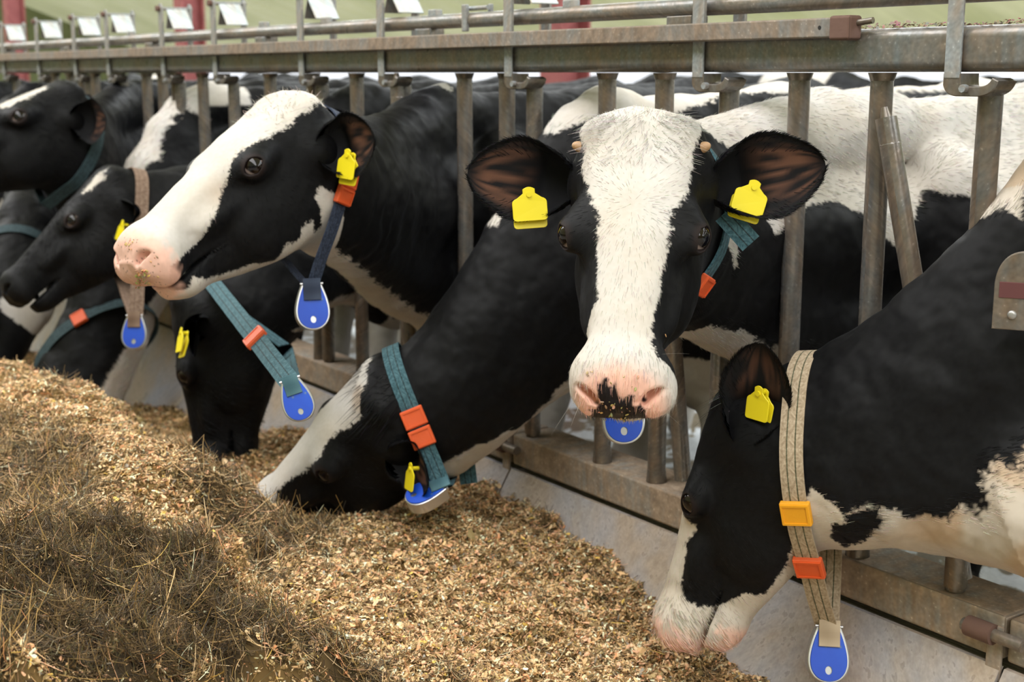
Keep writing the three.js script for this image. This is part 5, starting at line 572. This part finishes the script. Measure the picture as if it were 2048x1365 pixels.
// ---- cows standing across the barn behind
const band = (Z, base = 1) => (m, p) => { let d = base; for (const [a, b, y] of Z) d = Math.min(d, Math.max(Math.abs(m.b.z - (a + b) / 2) - Math.abs(b - a) / 2, (y ?? 0) - m.b.y)); return d + noise3(p.x * 4, p.y * 4, p.z * 4) * .05; };
[['dark cow with a white saddle standing behind the cow facing us', -6.95, -4.1, -1, [[-1.5, -.95]], 1.5], ['dark cow with a white shoulder band standing behind the far right posts', -5.9, -5.3, -1, [[-1.75, -1.4], [-1.95, -1.7, 1.3]], 1.47], ['mostly white cow standing behind the middle of the rail', -10.8, -5.3, -1, [[-.2, -1.35], [-1.5, -2, 1.2]], 1.41], ['cream coloured cow with a black flank behind the far ear', -9.8, -4.0, 1, [[.3, -.75], [-1.2, -2]], 1.37], ['dark cow standing behind the striped shoulder at the left', -14.6, -5.3, 1, [[-.9, -1.0]], 1.5], ['dark cow behind the farthest posts at the left edge', -15.6, -4.1, 1, [[-.2, -.6]], 1.48]].forEach(([label, x, z, s, Z, h], k) => {
  const yaw = s * Math.PI / 2, fw = V(Math.sin(yaw), 0, 0), c = makeCow({ mouth: .012, seed: 20 + k, label, anchor: V(x, 1.15, z).addScaledVector(fw, .75), f: fw.clone().add(V(0, -.6, 0)), dorsal: V(0, 1, 0), withers: { x, z }, yaw, height: h, frontCut: -3, coat: band(Z), ears: [{}, {}] }, RES(.012, .018, .022));
});
addCrumbs(cows.G, [[1213, 822, 18, 14], [1250, 828, 14, 9], [1240, 790, 36, 8], [1350, 690, 22, 9], [1180, 750, 8, 5]], 5);
addCrumbs(cows.C, [[285, 555, 14, 60], [272, 580, 10, 24], [260, 490, 10, 16], [300, 530, 25, 12]], 6);
// ------------------------------------------------------------------ collars worn by the cows
makeCollar({ cow: cows.G, label: 'teal webbing collar with orange block on the cow facing us', web: 'teal', t: .83, width: .04, anchorPx: [1246, 785], face: dirv(0, .1, 1), blocks: [[1412, 575, M.orange, .042]], tail: [at(1448, 428, 2.44), at(1502, 488, 2.45)], tailNormal: dirv(-.25, .1, .95) });
makeCollar({ cow: cows.C, label: 'navy collar with doubled orange block on the cow looking left', web: 'navy', t: .93, width: .036, anchorPx: [622, 576], face: dirv(.25, .05, 1), blocks: [[687, 358, M.orange, .04], [687, 393, M.orange, .04]] });
makeCollar({ cow: cows.F, label: 'teal collar with two orange blocks on the cow eating in the middle', web: 'teal', t: .9, width: .042, anchor: at(868, 986, 3.1), face: dirv(-.25, .75, .6), up: dirv(.8, .45, 0), blocks: [[816, 842, M.orange, .045], [834, 878, M.orange, .045]], size: .92, tail: [at(930, 905, 3.3), at(938, 968, 3.3)] });
makeCollar({ cow: cows.H, label: 'soiled beige collar with amber and orange blocks on the cow at the right', web: 'beige', t: .86, line: [[1590, 800], [1612, 1090]], width: .043, anchorPx: [1655, 1262], face: dirv(-.05, .2, 1), up: dirv(.05, 1, 0), blocks: [[1598, 1022, M.amber, .047], [1620, 1133, M.orange, .047]], size: 1.0 });
makeCollar({ cow: cows.D, label: 'teal collar with one orange block on the black cow bending down', web: 'teal', t: .9, width: .045, anchorPx: [583, 768], size: .85, face: dirv(.1, .1, 1), up: dirv(-.35, 1, 0), blocks: [[503, 687, M.orange, .055]], tail: [at(452, 610, 3.8), at(568, 692, 3.72)], tailNormal: dirv(.3, .9, .3) });
makeCollar({ cow: cows.B, label: 'brown collar with grey blue pendant on the cow reaching left', web: 'brown', t: .92, width: .045, anchor: at(290, 640, 4.45), face: dirv(0, .1, 1), size: 1.05 });
makeCollar({ cow: cows.E, label: 'dark collar with orange block on the cow behind the heap', web: 'dark', t: .72, width: .045, tilt: dirv(.75, .25, .2), anchorPx: [228, 748], face: dirv(.3, .1, 1), blocks: [[160, 640, M.orange, .055]] });
makeCollar({ cow: cows.A, label: 'dark green collar on the cow at the far left edge', web: 'dark', t: .9, width: .05, pendant: false, hang: .05 });
makeCollar({ cow: cows.I, label: 'dark collar on the farthest cow, cut by the left picture edge', web: 'dark', t: .75, width: .05, pendant: false, hang: .05 });
renderer.render(scene, camera);
